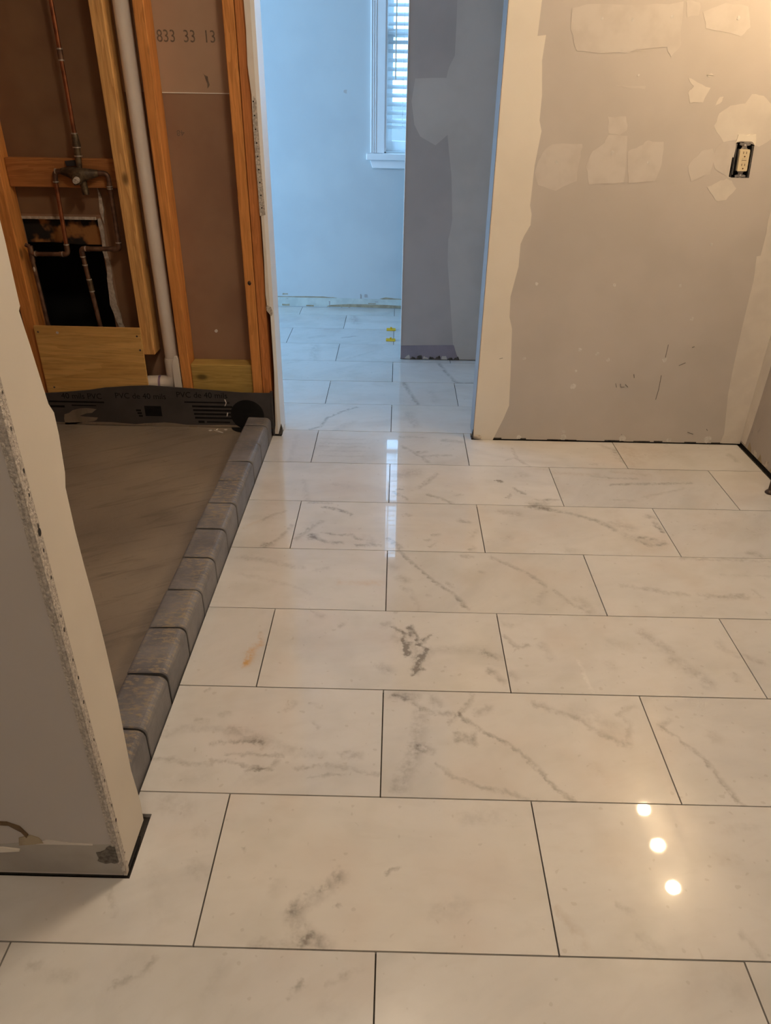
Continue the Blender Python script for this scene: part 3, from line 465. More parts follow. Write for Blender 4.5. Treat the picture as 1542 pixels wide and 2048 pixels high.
def rough_poly(pl, amp=.003, n=3):
    out = []
    for k in range(len(pl)):
        a, b = pl[k], pl[(k+1) % len(pl)]
        for j in range(n):
            u = j/n; out.append((a[0]+(b[0]-a[0])*u+random.uniform(-amp, amp), a[1]+(b[1]-a[1])*u+random.uniform(-amp, amp)))
    return out
for k, (kind, pl) in enumerate(WALL_PATCHES):
    pl = [(min(x, 1.437), z) for x, z in rough_poly(pl, .0022)]
    obj('compound_patch', MB().prism(pl, 'y', Y0-.0005-.0001*(k % 5), Y0+.001), M['mud_low' if kind == 'low' else 'mud_mid'], wall_back)
for x, z, r in WALL_SPOTS:
    obj('screw_spot', MB().disc_y(x, max(z, r*.9+.004), r*.8, Y0-.0016, Y0+.001, 12, .25), M['spot'], wall_back)
for pl in PENCIL:
    obj('pencil_mark', MB().tube([(x, Y0-.0004, z) for x, z in pl], .0013, 6), M['pencil'], wall_back)
for k in range(9):
    x = .36+k*.12+random.uniform(0, .05)
    obj('base_grime', MB().box(x, x+random.uniform(.03, .09), Y0-.0006, Y0+.001, .0041, .0041+random.uniform(.003, .006)), M['dirt'], wall_back)
obj('base_chip', MB().sphere((X0+.018, Y0-.004, .012), .011, 10, 6, (1.5,.5,.9)), M['gypsum'], wall_back, label='broken gypsum chip at the foot of the door corner')
obj('base_chip', MB().prism([(X0-.006,.003),(X0+.002,.003),(X0-.001,.045),(X0-.004,.03)], 'y', Y0-.003, Y0+.012), M['dirt'], wall_back)

wall_right = obj('wall_right', MB().box(1.44, 1.56, -1.95, 2.19, .012, H), M['stained'], kind='structure', label='stained right wall meeting the floor at a dark open gap')
obj('gap_light_block', MB().box(1.447, 1.56, -1.95, 2.19, -.0105, .0118), M['mortar_dark'], wall_right)  # added dark strip that blocks sky light leaking in under the wall
obj('inside_corner_compound', MB().prism([(2.0735,.02),(2.0735,H),(2.01,H),(2.012,1.1),(2.006,.6),(2.012,.25),(2.02,.1),(2.03,.02)], 'x', 1.439, 1.441), M['mud_mid'], wall_right)
for k in range(7):
    y = 1.72+k*.05; obj('base_grime', MB().prism([(y,.013),(y+.04,.013),(y+.03,random.uniform(.025,.05)),(y+.01,random.uniform(.02,.045))], 'x', 1.4392, 1.441), M['tan' if k % 2 else 'gypsum'], wall_right)
obj('wall_rear', MB().box(-1.87, 1.56, -2.05, -1.95, 0, H), M['greyboard'], kind='structure', label='rear bathroom wall behind the camera')
obj('wall_side_left', MB().box(-1.87, -1.75, -1.95, .12, 0, H), M['greyboard'], kind='structure', label='left bathroom wall in front of the shower')
obj('wall_shower_side', MB().box(-1.72, -1.6, .25, 2.19, 0, H), M['brownboard'], kind='structure', label='left side wall of the open shower')

# wing wall at the left (pillar)
wing = obj('wall_left', MB().box(-1.75, -.4605, .12, .1325, .0035, H), M['pillar'], kind='structure', label='taupe wing wall at left with exposed metal corner bead')
pe = [(.121, .012), (.121, H)] + [(PILLAR_EDGE[0][0], H)] + PILLAR_EDGE
obj('end_panel', MB().prism(pe, 'x', -.4665, -.455), M['mud_end'], wing, label='cream compound covered end of the wing wall')
for x in (-.508, -1.0, -1.6): obj('wall_stud', MB().box(x, x+.04, .134, .222, .012, H), M['pine_pale'], wing)
obj('torn_flap', MB().prism([(.2205,.995),(.2345,.866),(.2435,.85),(.2425,.84),(.226,.86),(.214,.97)], 'x', -.4705, -.4675), M['greyboard'], wing, label='torn grey paper edge')
obj('shower_side_edge', MB().box(-1.6, -.470, .2225, .228, .012, H), M['brownboard'], wing)
bead = obj('corner_bead', MB().prism([(.1185,.035),(.1185,H),(.136,H),(.1345,.9),(.1355,.7),(.133,.45),(.134,.25),(.1325,.12),(.131,.05),(.124,.028)], 'x', -.4662, -.4538), M['metal'], wing, label='exposed perforated metal corner bead')
obj('bead_nose', MB().tube([(-.4585,.1195,.03),(-.4585,.1195,H)], .0028, 8), M['metal'], wing)
for k in range(26):
    z = .06+k*.045+random.uniform(-.012, .012)
    obj('bead_hole', MB().add(*(lambda y, zz, r: ([(-.45365, y+r*.6*math.cos(a*math.pi/4), zz+r*math.sin(a*math.pi/4)) for a in range(8)], [tuple(range(8))]))(.1305+random.uniform(-.003,.002), z, random.uniform(.0022,.0045))), M['dirt'], wing)
obj('bead_hole', MB().add([(-.4535, .1305+.004*math.cos(a*math.pi/5), .727+.0065*math.sin(a*math.pi/5)) for a in range(10)], [tuple(range(10))]), M['mortar_dark'], wing)
obj('exposed_base_strip', MB().prism(rough_poly([(-1.75,.01),(-.4612,.01),(-.4612,.093),(-.53,.088),(-.62,.09),(-.70,.082),(-1.75,.08)], .0015, 4), 'y', .1195, .1215), M['pillar_base'], wing, label='torn lighter strip where a baseboard was removed')
obj('torn_ridge', MB().prism([(-.60,.088),(-.58,.101),(-.54,.094),(-.50,.092),(-.50,.089),(-.55,.089)], 'y', .1188, .1205), M['mud_mid'], wing)
obj('torn_ridge', MB().prism([(-.615,.086),(-.63,.084),(-.626,.104),(-.604,.113),(-.591,.106),(-.585,.092)], 'y', .1185, .1205), M['tan'], wing)
arc = [(-.69,.128),(-.66,.140),(-.635,.139),(-.617,.122),(-.611,.107),(-.607,.114),(-.617,.136),(-.637,.147),(-.662,.147),(-.69,.137)]
obj('torn_flap', MB().prism(arc, 'y', .1170, .1205), M['brown_tear'], wing, label='curled torn brown paper')
obj('torn_flap', MB().prism([(-.72,.06),(-.632,.07),(-.631,.0745),(-.66,.079),(-.72,.076)], 'y', .1165, .1205), M['mud'], wing)
obj('scraped_patch', MB().prism(rough_poly([(-.4615,.090),(-.476,.086),(-.482,.075),(-.498,.070),(-.497,.048),(-.488,.040),(-.470,.041),(-.4615,.044)], .0022, 3), 'y', .1182, .1205), M['scrape'], wing, label='dark scraped patch beside the corner bead')
obj('base_gap', MB().box(-1.75, -.4535, .1188, .2, .0003, .0042), M['mortar_dark'], wing)
obj('bead_foot', MB().prism([(.1195,.003),(.130,.003),(.133,.028),(.124,.04)], 'x', -.4595, -.4535), M['gypsum'], wing)

# ------------------------------------------------------------------ far room shell
wx0, wx1, wz0, wz1 = -.082, .82, .93, 2.12
fw = MB(); fw.box(-2.62, wx0, 4.15, 4.27, 0, H); fw.box(wx1, 1.56, 4.15, 4.27, 0, H); fw.box(wx0, wx1, 4.15, 4.27, 0, wz0); fw.box(wx0, wx1, 4.15, 4.27, wz1, H)
wall_far = obj('wall_far', fw, M['bluewall'], kind='structure', label='pale painted far wall with the window, seen through the doorway')
obj('bare_base_strip', MB().prism(rough_poly([(-2.0,.004),(.9,.004),(.9,.058),(.05,.060),(-.25,.060),(-.4,.064),(-2.0,.066)], .001, 8), 'y', 4.1488, 4.151), M['bluewall_light'], wall_far, label='pale strip where the baseboard was removed')
obj('torn_paper_line', MB().prism(rough_poly([(-.95,.067),(-.74,.068),(-.5,.071),(-.42,.068),(-.38,.063),(-.42,.062),(-.6,.063),(-.95,.062)], .0012, 3), 'y', 4.148, 4.151), M['tan'], wall_far)
obj('torn_paper_line', MB().prism([(-.10,.062),(-.06,.072),(0,.066),(.06,.063),(.06,.060),(-.08,.059)], 'y', 4.148, 4.151), M['tan'], wall_far)
obj('torn_paper_line', MB().prism(rough_poly([(-.45,.006),(.06,.004),(.06,.020),(-.15,.024),(-.3,.026),(-.42,.018)], .0015, 3), 'y', 4.148, 4.151), M['tan'], wall_far)
for x, z, a, b_ in ((-.72,.083,.035,.008),(-.225,.077,.007,.03),(-.19,.080,.02,.02),(-.71,.055,.01,.005),(-.43,.022,.008,.04),(-.72,.012,.05,.012),(-.56,.010,.05,.010),(-.35,.006,.01,.014),(-.30,.006,.012,.016),(-.15,.030,.05,.005),(-.12,.042,.02,.006)):
    obj('wall_gouge', MB().prism(rough_poly([(x-a/2,z-b_/2),(x+a/2,z-b_/2),(x+a/2,z+b_/2),(x-a/2,z+b_/2)], .0015, 2), 'y', 4.1482, 4.151), M['tan' if a > .03 else 'hallgrey'], wall_far)
obj('wall_scuff', MB().prism(rough_poly([(-.32,1.235),(-.30,1.23),(-.297,1.25),(-.315,1.245)], .003, 2), 'y', 4.1494, 4.151), M['hallmud'], wall_far)
sw = MB(); sw.box(-2.62, -2.5, 2.19, 2.45, 0, H); sw.box(-2.62, -2.5, 3.95, 4.15, 0, H); sw.box(-2.62, -2.5, 2.45, 3.95, 0, .65); sw.box(-2.62, -2.5, 2.45, 3.95, 2.15, H)
obj('wall_far_left', sw, M['bluewall'], kind='structure', label='left wall of the far room with a second window opening')
obj('wall_far_right', MB().box(1.44, 1.56, 2.19, 4.15, 0, H), M['bluewall'], kind='structure', label='right wall of the far room')
obj('wall_hall_end', MB().box(1.10, 1.2, 2.19, 3.10, 0, H), M['hallgrey'], kind='structure', label='end wall of the short passage')
grey = obj('wall_hall', MB().box(.0375, 1.44, 3.10, 3.22, .004, H), M['hallgrey'], kind='structure', label='dark grey unfinished partition standing beyond the doorway')
gm = [(1.08, .004), (1.08, H), (GREY_MUD_EDGE[0][0], H)] + GREY_MUD_EDGE[:-1] + [(.3548, .004)]
obj('compound_band', MB().prism(gm, 'y', 3.0985, 3.101), M['hallmud'], grey, label='lighter compound band with a rounded patch')
obj('base_band', MB().prism([(x, max(z, .004)) for x, z in GREY_BASE], 'y', 3.0975, 3.101), M['hallbase'], grey, label='purple grey strip at the foot of the partition')
for k in range(9):
    x = .06+k*.033
    obj('base_grime', MB().prism(rough_poly([(x,.0042),(x+.03,.0042),(x+.024,random.uniform(.012,.028)),(x+.005,random.uniform(.008,.022))], .002, 2), 'y', 3.0965, 3.101), M['dirt' if k % 3 else 'hallmud'], grey)
obj('edge_bead', MB().tube([(.039,3.1,.006),(.039,3.1,H)], .0022, 8), M['white_paint'], grey)

# partition between shower and far room, jamb left of the doorway
back_drywall = MB()
HX0, HX1, HZ0, HZ1 = -1.392, -1.106, .15, .815
back_drywall.box(-1.6, HX0, 2.178, 2.19, 0, H); back_drywall.box(HX1, -.455, 2.178, 2.19, 0, 1.2262); back_drywall.box(HX0, HX1, 2.178, 2.19, HZ1, H)
back_drywall.box(HX1, -.98, 2.178, 2.19, 1.2262, H)
M['brownboard_shaded'] = pmat('shaded_brown_board_paper', (.235,.135,.072), (.20,.108,.058), .85, 5, bump=.03, bscale=150)  # darker brown paints the shade of the left stud bay into the board
wall_shower = obj('wall_shower', back_drywall, M['brownboard'], kind='structure', label='brown back of drywall behind the open shower studs')
obj('upper_board', MB().box(-.98, -.467, 2.1765, 2.19, 1.2262, H), M['brownboard_light'], wall_shower, label='lighter drywall sheet printed with numbers')
obj('board_seam', MB().box(-.81, -.555, 2.1755, 2.178, 1.2245, 1.2275), M['mud'], wall_shower)
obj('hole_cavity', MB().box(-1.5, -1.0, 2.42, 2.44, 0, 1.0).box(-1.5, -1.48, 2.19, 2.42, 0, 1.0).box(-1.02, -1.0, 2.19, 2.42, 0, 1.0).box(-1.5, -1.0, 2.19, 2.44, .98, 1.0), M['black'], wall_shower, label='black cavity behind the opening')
rag = [(-1.106,.815),(-1.100,.77),(-1.108,.70),(-1.100,.665),(-1.106,.60),(-1.110,.50),(-1.098,.44),(-1.092,.40),(-1.062,.38),(-1.075,.43),(-1.085,.50),(-1.088,.58),(-1.084,.66),(-1.092,.70),(-1.086,.77),(-1.09,.815)]
obj('left_bay_shade_board', MB().box(-1.387, -.983, 2.1768, 2.1782, .83, H).box(-1.08, -.983, 2.1768, 2.1782, .3, .83), M['brownboard_shaded'], wall_shower, label='brown board in the plumbing bay with its shade painted in')
obj('broken_edge', MB().prism(rough_poly(rag, .003, 2), 'y', 2.171, 2.179), M['gypsum'], wall_shower, label='ragged broken gypsum edge of the opening')
obj('broken_edge', MB().prism(rough_poly([(-1.088,.93),(-1.078,.90),(-1.074,.85),(-1.083,.80),(-1.090,.84),(-1.086,.89)], .002, 2), 'y', 2.172, 2.179), M['gypsum'], wall_shower)
obj('broken_edge', MB().prism([(-1.392,.812),(-1.11,.812),(-1.11,.822),(-1.392,.821)], 'y', 2.173, 2.18), M['gypsum'], wall_shower)
obj('scorched_board', MB().prism(rough_poly([(-1.40,.728),(-1.10,.722),(-1.10,.83),(-1.40,.83)], .003, 3), 'y', 2.192, 2.225), M['burnt'], wall_shower, label='wood blocking scorched black by soldering')
def smudge(pl, mat, y=2.1775): obj('smear', MB().prism(rough_poly(pl, .002, 2), 'y', y-.0006, y+.001), M[mat], wall_shower)
smudge([(-1.095,1.455),(-1.085,1.43),(-1.065,1.39),(-1.055,1.35),(-1.062,1.352),(-1.075,1.39),(-1.09,1.42)], 'brownboard_light')
smudge([(-.66,1.285),(-.645,1.275),(-.64,1.25),(-.648,1.24),(-.652,1.27)], 'ink', 2.1762)
obj('nail_blob', MB().disc_y(-.706,.403,.006,2.174,2.179,10,.2), M['spot'], wall_shower)
text_obj('board_print', '833  33  13', .050, (-.803, 2.176, 1.372), (math.radians(90), 0, 0), M['ink'], wall_shower, .86)
text_obj('board_print', '48', .026, (-.745, 2.1775, 1.112), (math.radians(90), math.radians(180), 0), M['ink'], wall_shower, 1.1)

jamb = obj('wall_jamb', MB().prism([(-.455,.006),(-.455,H),(JAMB_EDGE[0][0]-.004,H)]+JAMB_EDGE, 'y', 2.075, 2.0875), M['mud_mid'], kind='structure', label='narrow drywall strip with torn edge left of the doorway')
obj('jamb_return', MB().box(-.467, -.4535, 2.0745, 2.19, .006, H), M['white_paint'], jamb, label='pale doorway return')
obj('bead_scar', MB().prism(JAMB_SCAR, 'y', 2.0738, 2.0765), M['metal'], jamb, label='bare perforated corner bead showing through')
for k in range(9): obj('bead_hole', MB().disc_y(-.477+.0006*k, 1.205-k*.041, .0026, 2.0732, 2.075, 8), M['mortar_dark'], jamb)
obj('torn_edge', MB().prism(rough_poly([(-.4776,.535),(-.462,.53),(-.458,.50),(-.466,.495),(-.48,.515)], .002, 2), 'y', 2.0725, 2.077), M['metal'], jamb)
obj('base_chip', MB().prism([(-.466,.004),(-.45,.004),(-.448,.03),(-.453,.05)], 'y', 2.073, 2.082), M['dirt'], jamb)

# ------------------------------------------------------------------ timber framing
def stud(x0, x1, z0, z1, mat, label, y0=2.09, y1=2.1765, axis='z', name='wall_stud', grp='studs of the open shower wall', cat='stud'):
    return obj(name, MB().box(x0, x1, y0, y1, z0, z1), M[mat], label=label, cat=cat, group=grp, bevel=.003, origin=((x0+x1)/2, (y0+y1)/2, z0))
stud(-1.432, -1.387, .02, H, 'pine', 'leftmost pine wall stud, partly hidden behind the wing wall')
stud(-.982, -.937, .328, H, 'pine_pale', 'pale rough pine stud cut off short left of the white pipe')
stud(-.843, -.806, .02, H, 'pine', 'orange pine stud directly right of the white pipe')
knotted = stud(-.559, -.5215, .02, H, 'pine', 'orange pine stud with a round knot, left one of the doubled pair by the doorway')
stud(-.5195, -.484, .02, H, 'pine_red', 'reddish pine stud against the doorway drywall, right one of the doubled pair')
obj('stud_knot', MB().disc_y(-.5405,.612,.0085,2.0894,2.091,14,.1,.8), M['burnt'], knotted)
stud(-1.386, -.983, .925, 1.02, 'pine_x', 'horizontal wood blocking behind the shower valve', 2.138, 2.1765, name='blocking', grp=None, cat='blocking')
stud(-.805, -.560, .02, .288, 'treated', 'greenish treated wood blocking at the foot of the right stud bay', 2.105, 2.1765, name='blocking', grp=None, cat='blocking')
ply = obj('plywood_patch', MB().prism([(-1.39,.05),(-.981,.05),(-.977,.436),(-1.388,.438)], 'y', 2.077, 2.0885), M['plywood'], label='plywood sheet screwed over the stud feet below the black opening', cat='plywood', origin=(-1.18,2.085,.05))
for x, z in ((-1.375,.415),(-.992,.405),(-.988,.35),(-1.36,.19)): obj('screw', MB().disc_y(x, z, .004, 2.0765, 2.0775, 8), M['dirt'], ply)
obj('paint_drop', MB().disc_y(-1.30,.414,.005,2.0762,2.0775,10,.2), M['spot'], ply)

# ------------------------------------------------------------------ pipes
vent = thing('drain_pipe', (-.883,2.13,.2), 'white plastic vent pipe standing between two pine studs', 'pipe')
obj('pipe', MB().tube([(-.896,2.13,H-.01),(-.8835,2.13,.29)], .0262, 24), M['pvc'], vent)
obj('coupling', MB().tube([(-.8838,2.13,.305),(-.8836,2.13,.295),(-.883,2.13,.235)], [.0285,.031,.031], 24), M['pvc'], vent)
obj('elbow', MB().tube([(-.883,2.13,.26),(-.884,2.13,.225),(-.90,2.128,.205),(-.925,2.126,.200),(-.99,2.124,.198)], [.030,.031,.031,.031,.031], 20), M['pvc'], vent)
obj('primer_band', MB().tube([(-.945,2.1255,.1995),(-.936,2.1258,.1998)], .0316, 20), M['primer'], vent)
obj('drywall_scrap', MB().prism(rough_poly([(-.873,.02),(-.845,.02),(-.846,.30),(-.852,.325),(-.862,.325),(-.872,.29)], .0015, 3), 'y', 2.085, 2.098), M['mud_mid'], label='ragged strip of drywall wedged beside the white pipe foot', cat='drywall scrap', origin=(-.86,2.09,.02))

yv = 2.125
pl_ = thing('shower_plumbing', (-1.12,2.125,.42), 'old copper shower plumbing with brass mixing valve soldered between the studs', 'plumbing')
def bendpath(pts, r=.014, n=5):
    out = [Vector(pts[0])]
    for k in range(1, len(pts)-1):
        p = Vector(pts[k]); a = (Vector(pts[k-1])-p).normalized(); b = (Vector(pts[k+1])-p).normalized()
        for j in range(n+1):
            u = j/n; out.append((p+a*r)*(1-u)**2 + p*2*u*(1-u) + (p+b*r)*u**2)
    out.append(Vector(pts[-1])); return out
obj('riser_pipe', MB().tube([(-1.112,yv,H-.1),(-1.1135,yv,1.06)], .0070, 14), M['copper'], pl_, label='bright copper riser')
obj('coupling', MB().tube([(-1.1135,yv,1.345),(-1.1135,yv,1.315)], .0092, 14), M['copper_dull'], pl_)
for z in (1.346, 1.314): obj('solder_ring', MB().tube([(-1.1135,yv,z+.002),(-1.1135,yv,z-.002)], .0096, 14), M['solder'], pl_)
obj('adapter', MB().tube([(-1.114,yv,1.098),(-1.114,yv,1.086),(-1.114,yv,1.078),(-1.114,yv,1.060),(-1.114,yv,1.058)], [.010,.0125,.0125,.015,.014], 12), M['brass'], pl_)
obj('adapter', MB().tube([(-1.1145,yv,1.056),(-1.1155,yv,1.030)], .0118, 12), M['brass'], pl_)
for z in (1.099, 1.057, 1.029): obj('solder_ring', MB().tube([(-1.1145,yv,z+.002),(-1.1145,yv,z-.002)], .0138 if z < 1.09 else .0105, 14), M['solder'], pl_)
vb = MB(); vb.tube([(-1.116,yv,1.028),(-1.119,yv,.985)], .0105, 12); vb.tube([(-1.185,yv,.979),(-1.165,yv,.978),(-1.14,yv-.006,.974),(-1.115,yv-.012,.968),(-1.09,yv-.006,.972),(-1.055,yv,.975)], [.011,.016,.021,.024,.019,.011], 14)
vb.tube([(-1.118,yv,.97),(-1.118,yv-.02,.962),(-1.116,yv-.045,.957)], [.024,.021,.017], 14)
vb.tube([(-1.143,yv-.012,.978),(-1.138,yv-.014,.945),(-1.137,yv-.014,.936)], [.008,.007,.004], 10)
obj('valve_body', vb, M['brass'], pl_, label='dirty brass valve body')
obj('valve_stem', MB().tube([(-1.116,yv-.045,.957),(-1.115,yv-.066,.954)], [.011,.009], 12), M['metal'], pl_)
obj('valve_plate', MB().prism([(-1.165,.995),(-1.125,.998),(-1.122,1.016),(-1.168,1.012)], 'y', yv+.004, yv+.012), M['box_dark'], pl_)
obj('drain_stub', MB().tube([(-1.112,yv-.006,.957),(-1.109,yv-.006,.905)], [.013,.011], 12), M['brass'], pl_)
hot = bendpath([(-1.185,yv,.979),(-1.2085,yv,.978),(-1.213,yv,.94)]); obj('hot_elbow', MB().tube(hot, .0088, 12), M['copper_dull'], pl_)
obj('hot_drop', MB().tube([(-1.2115,yv,.955),(-1.2185,yv,.712)], .0076, 14), M['copper'], pl_)
obj('hot_elbow', MB().tube(bendpath([(-1.218,yv,.735),(-1.219,yv,.697),(-1.25,yv,.697)]), .0098, 12), M['copper_dull'], pl_)
obj('hot_branch', MB().tube([(-1.228,yv,.697),(-1.352,yv,.696)], .0080, 14), M['copper_dull'], pl_)
obj('tee', MB().tube([(-1.3555,yv,.725),(-1.3575,yv,.668)], .0098, 12).tube([(-1.356,yv,.697),(-1.335,yv,.697)], .0096, 12).tube([(-1.3555,yv,.722),(-1.372,yv,.728)], .007, 10), M['copper_dull'], pl_)
obj('hot_supply', MB().tube([(-1.3575,yv,.67),(-1.352,yv,.425),(-1.35,yv,.2)], .0078, 14), M['copper_dull'], pl_)
obj('solder_drip', MB().sphere((-1.355,yv-.008,.642), .0045, 8, 6, (1,1,2.2)), M['solder'], pl_)
obj('cold_elbow', MB().tube(bendpath([(-1.055,yv,.975),(-1.021,yv,.975),(-1.021,yv,.935)], .018), .0088, 12), M['copper_dull'], pl_)
obj('cold_drop', MB().tube([(-1.021,yv,.945),(-1.0225,yv,.735)], .0076, 14), M['copper_dull'], pl_)
obj('cold_elbow', MB().tube(bendpath([(-1.0225,yv,.75),(-1.0225,yv,.719),(-1.055,yv,.719)]), .0098, 12), M['copper_dull'], pl_)
obj('cold_branch', MB().tube([(-1.035,yv,.719),(-1.15,yv,.718)], .0085, 14), M['copper_dull'], pl_)
obj('cold_elbow', MB().tube(bendpath([(-1.135,yv,.718),(-1.166,yv,.718),(-1.164,yv,.685)]), .0100, 12), M['copper_dull'], pl_)
obj('cold_supply', MB().tube([(-1.1645,yv,.70),(-1.158,yv,.60),(-1.145,yv,.40),(-1.14,yv,.2)], .0085, 14), M['copper_dull'], pl_)
obj('coupling', MB().tube([(-1.157,yv,.605),(-1.1545,yv,.565)], .0102, 12), M['brass'], pl_)
for p in ((-1.2115,yv,.945),(-1.218,yv,.732),(-1.238,yv,.697),(-1.34,yv,.697),(-1.0225,yv,.742),(-1.0215,yv,.925),(-1.0215,yv,.932),(-1.148,yv,.718),(-1.1645,yv,.69),(-1.1625,yv,.66),(-1.1575,yv,.607),(-1.1545,yv,.563),(-1.205,yv,.978)):
    hz = p in ((-1.238,yv,.697),(-1.34,yv,.697),(-1.148,yv,.718),(-1.205,yv,.978)); d = (.002,0,0) if hz else (0,0,.002)
    obj('solder_ring', MB().tube([Vector(p)-Vector(d), Vector(p)+Vector(d)], .0103, 12), M['solder'], pl_)

# ------------------------------------------------------------------ shower pan, liner, curb
pan = obj('shower_pan', MB().box(-1.6, -.5855, .235, 2.064, -.01, .034), M['pan'], label='trowelled grey brown mortar bed of the open shower floor', cat='shower pan', origin=(-1.09,1.16,0))
ltop = [(-.487,.187),(-.52,.186),(-.60,.186),(-.66,.19),(-.75,.196),(-.86,.203),(-.97,.209),(-1.05,.205),(-1.15,.196),(-1.22,.184),(-1.30,.176),(-1.39,.168),(-1.6,.160)]
liner = obj('shower_liner', MB().prism([(-1.6,.0345),(-.487,.0345)] + ltop, 'y', 2.0665, 2.0715), M['liner'], label='dark grey vinyl shower liner upstand with black print', cat='liner', origin=(-1.05,2.07,.03))
obj('liner_fold', MB().prism([(-.4855,.004),(-.4795,.004),(-.481,.19),(-.4865,.19)], 'y', 2.0645, 2.0745), M['liner'], liner)
obj('liner_fold', MB().box(-.4898,-.4795,2.0725,2.0885,.004,.188), M['liner'], liner)
LY = 2.0664
for s, x, z in (('40 mils PVC', -1.335, .1475), ('PVC de 40 mils', -1.117, .1525), ('PVC de 40 mils', -.868, .1615)):
    text_obj('liner_print', s, .034, (x, LY, z), (math.radians(90), 0, math.radians(0)), M['liner_ink'], liner, .98)
def bar(x0, x1, z0, z1): obj('printed_bar', MB().box(x0, x1, LY-.0002, LY+.0005, z0, z1), M['liner_ink'], liner)
bar(-1.39, -1.165, .130, .137); bar(-.838, -.655, .139, .145); bar(-1.004, -.936, .078, .122); bar(-1.30,-1.20,.116,.121); bar(-1.39,-1.33,.108,.117)
for k in range(4): bar(-.808+.002*k, -.645, .120-k*.0165, .1285-k*.0165)
for k in range(3): bar(-1.04+.004*k, -1.02+.002*k, .098-k*.012, .106-k*.012)
bar(-.79,-.765,.052,.062); bar(-.755,-.66,.054,.060)
obj('mortar_smear', MB().prism(rough_poly([(-1.345,.035),(-1.34,.075),(-1.30,.10),(-1.24,.108),(-1.20,.10),(-1.22,.09),(-1.28,.075),(-1.20,.068),(-1.22,.05),(-1.30,.035)], .004, 2), 'y', 2.0655, 2.067), M['pan'], liner)
obj('mortar_smear', MB().prism(rough_poly([(-1.39,.0345),(-.62,.0345),(-.62,.046),(-.80,.041),(-.93,.048),(-1.05,.043),(-1.2,.046),(-1.39,.042)], .003, 3), 'y', 2.0655, 2.067), M['pan'], liner)
obj('corner_patch', MB().disc_y(-.586,.092,.064,2.0648,2.0668,36,0,1.06), M['rubber'], liner, label='round black corner patch')
cp = [(-.5865+.068*math.cos(math.radians(a)), 2.068+.052*math.sin(math.radians(a))) for a in range(180, 361, 12)]
obj('rubber_patch', MB().prism([(x, min(y, 2.062)) for x, y in cp if x < -.5866] + [(-.5866, 2.016), (-.5866, 2.062)], 'z', .034, .0365), M['rubber'], pan)
for k, (x, z, r) in enumerate(((-.676,.128,.5),(-.67,.14,-.6),(-.672,.083,.2))): obj('plaster_fleck', MB().prism([(x,z),(x+.004,z+.001),(x+.006+r*.01,z+.016),(x+.002+r*.01,z+.017)], 'y', 2.0655, 2.067), M['spot'], liner)

curb = thing('shower_curb', (-.5375,1.16,-.01), 'shower curb of worn dark grey rounded bricks along the marble floor', 'curb')
joints = [.246, .392, .555, .720, .8786, 1.0336, 1.1897, 1.3477, 1.5043, 1.6547, 1.812, 1.9779, 2.0595]
def curb_sec(dx=0.0, dz=0.0, inset=0.0):
    xo, xi, zt = -.4905-inset+dx, -.5845+inset+dx, .0855-inset+dz
    ro, ri = .020, .008
    p = [(xi, -.009), (xo, -.009)]
    p += [(xo-ro+ro*math.cos(a), zt-ro+ro*math.sin(a)) for a in [math.radians(q_) for q_ in (0,18,36,54,72,90)]]
    p += [(xi+ri-ri*math.sin(a), zt-ri+ri*math.cos(a)) for a in [math.radians(q_) for q_ in (0,30,60,90)]]
    return p
obj('mortar_core', MB().prism(curb_sec(0,0,.004), 'y', joints[0]+.002, joints[-1]-.002), M['mortar_dark'], curb)
for a, b_ in zip(joints[:-1], joints[1:]):
    dx, dz = random.uniform(-.0012,.0012), random.uniform(-.0012,.0012)
    s0 = curb_sec(dx, dz); n = len(s0); mb = MB()
    c0 = [(x+(-.5375-x)*.03, z if z < 0 else z-.0022) for x, z in s0]
    sk = random.uniform(-.003,.003); ys = (a+.0034, a+.006, b_-.006, b_-.0034); v = []
    for yy, sec in zip(ys, (c0, s0, s0, c0)): v += [(x, yy + sk*(x+.5375)/.05, z) for x, z in sec]
    f = [tuple(range(n)), tuple(range(3*n, 4*n))[::-1]]
    for j in range(3):
        for k in range(n): f.append((j*n+k, (j+1)*n+k, (j+1)*n+(k+1) % n, j*n+(k+1) % n))
    mb.add(v, f); o = obj('brick', mb, M['brick'], curb)
for x, y, l, a, lab in ((-.70,2.02,.05,-.5,'long thin white plaster splinter on the mortar bed near the curb end'),(-.735,2.03,.014,.3,'leftmost tiny plaster crumb beside the long splinter on the mortar bed'),(-.71,2.042,.012,1.0,'tiny plaster crumb between the long splinter and the printed liner'),(-.675,2.04,.014,.2,'rightmost tiny plaster crumb, nearest the black corner patch')):
    c_, s_ = math.cos(a)*l/2, math.sin(a)*l/2; t_ = .0035
    obj('plaster_chip', MB().prism([(x-c_,y-s_),(x-s_*.2,y-t_),(x+c_,y+s_),(x+s_*.2,y+t_)], 'z', .0342, .038), M['spot'], label=lab, cat='plaster chip', group='plaster splinters on the shower floor', origin=(x,y,.0342))

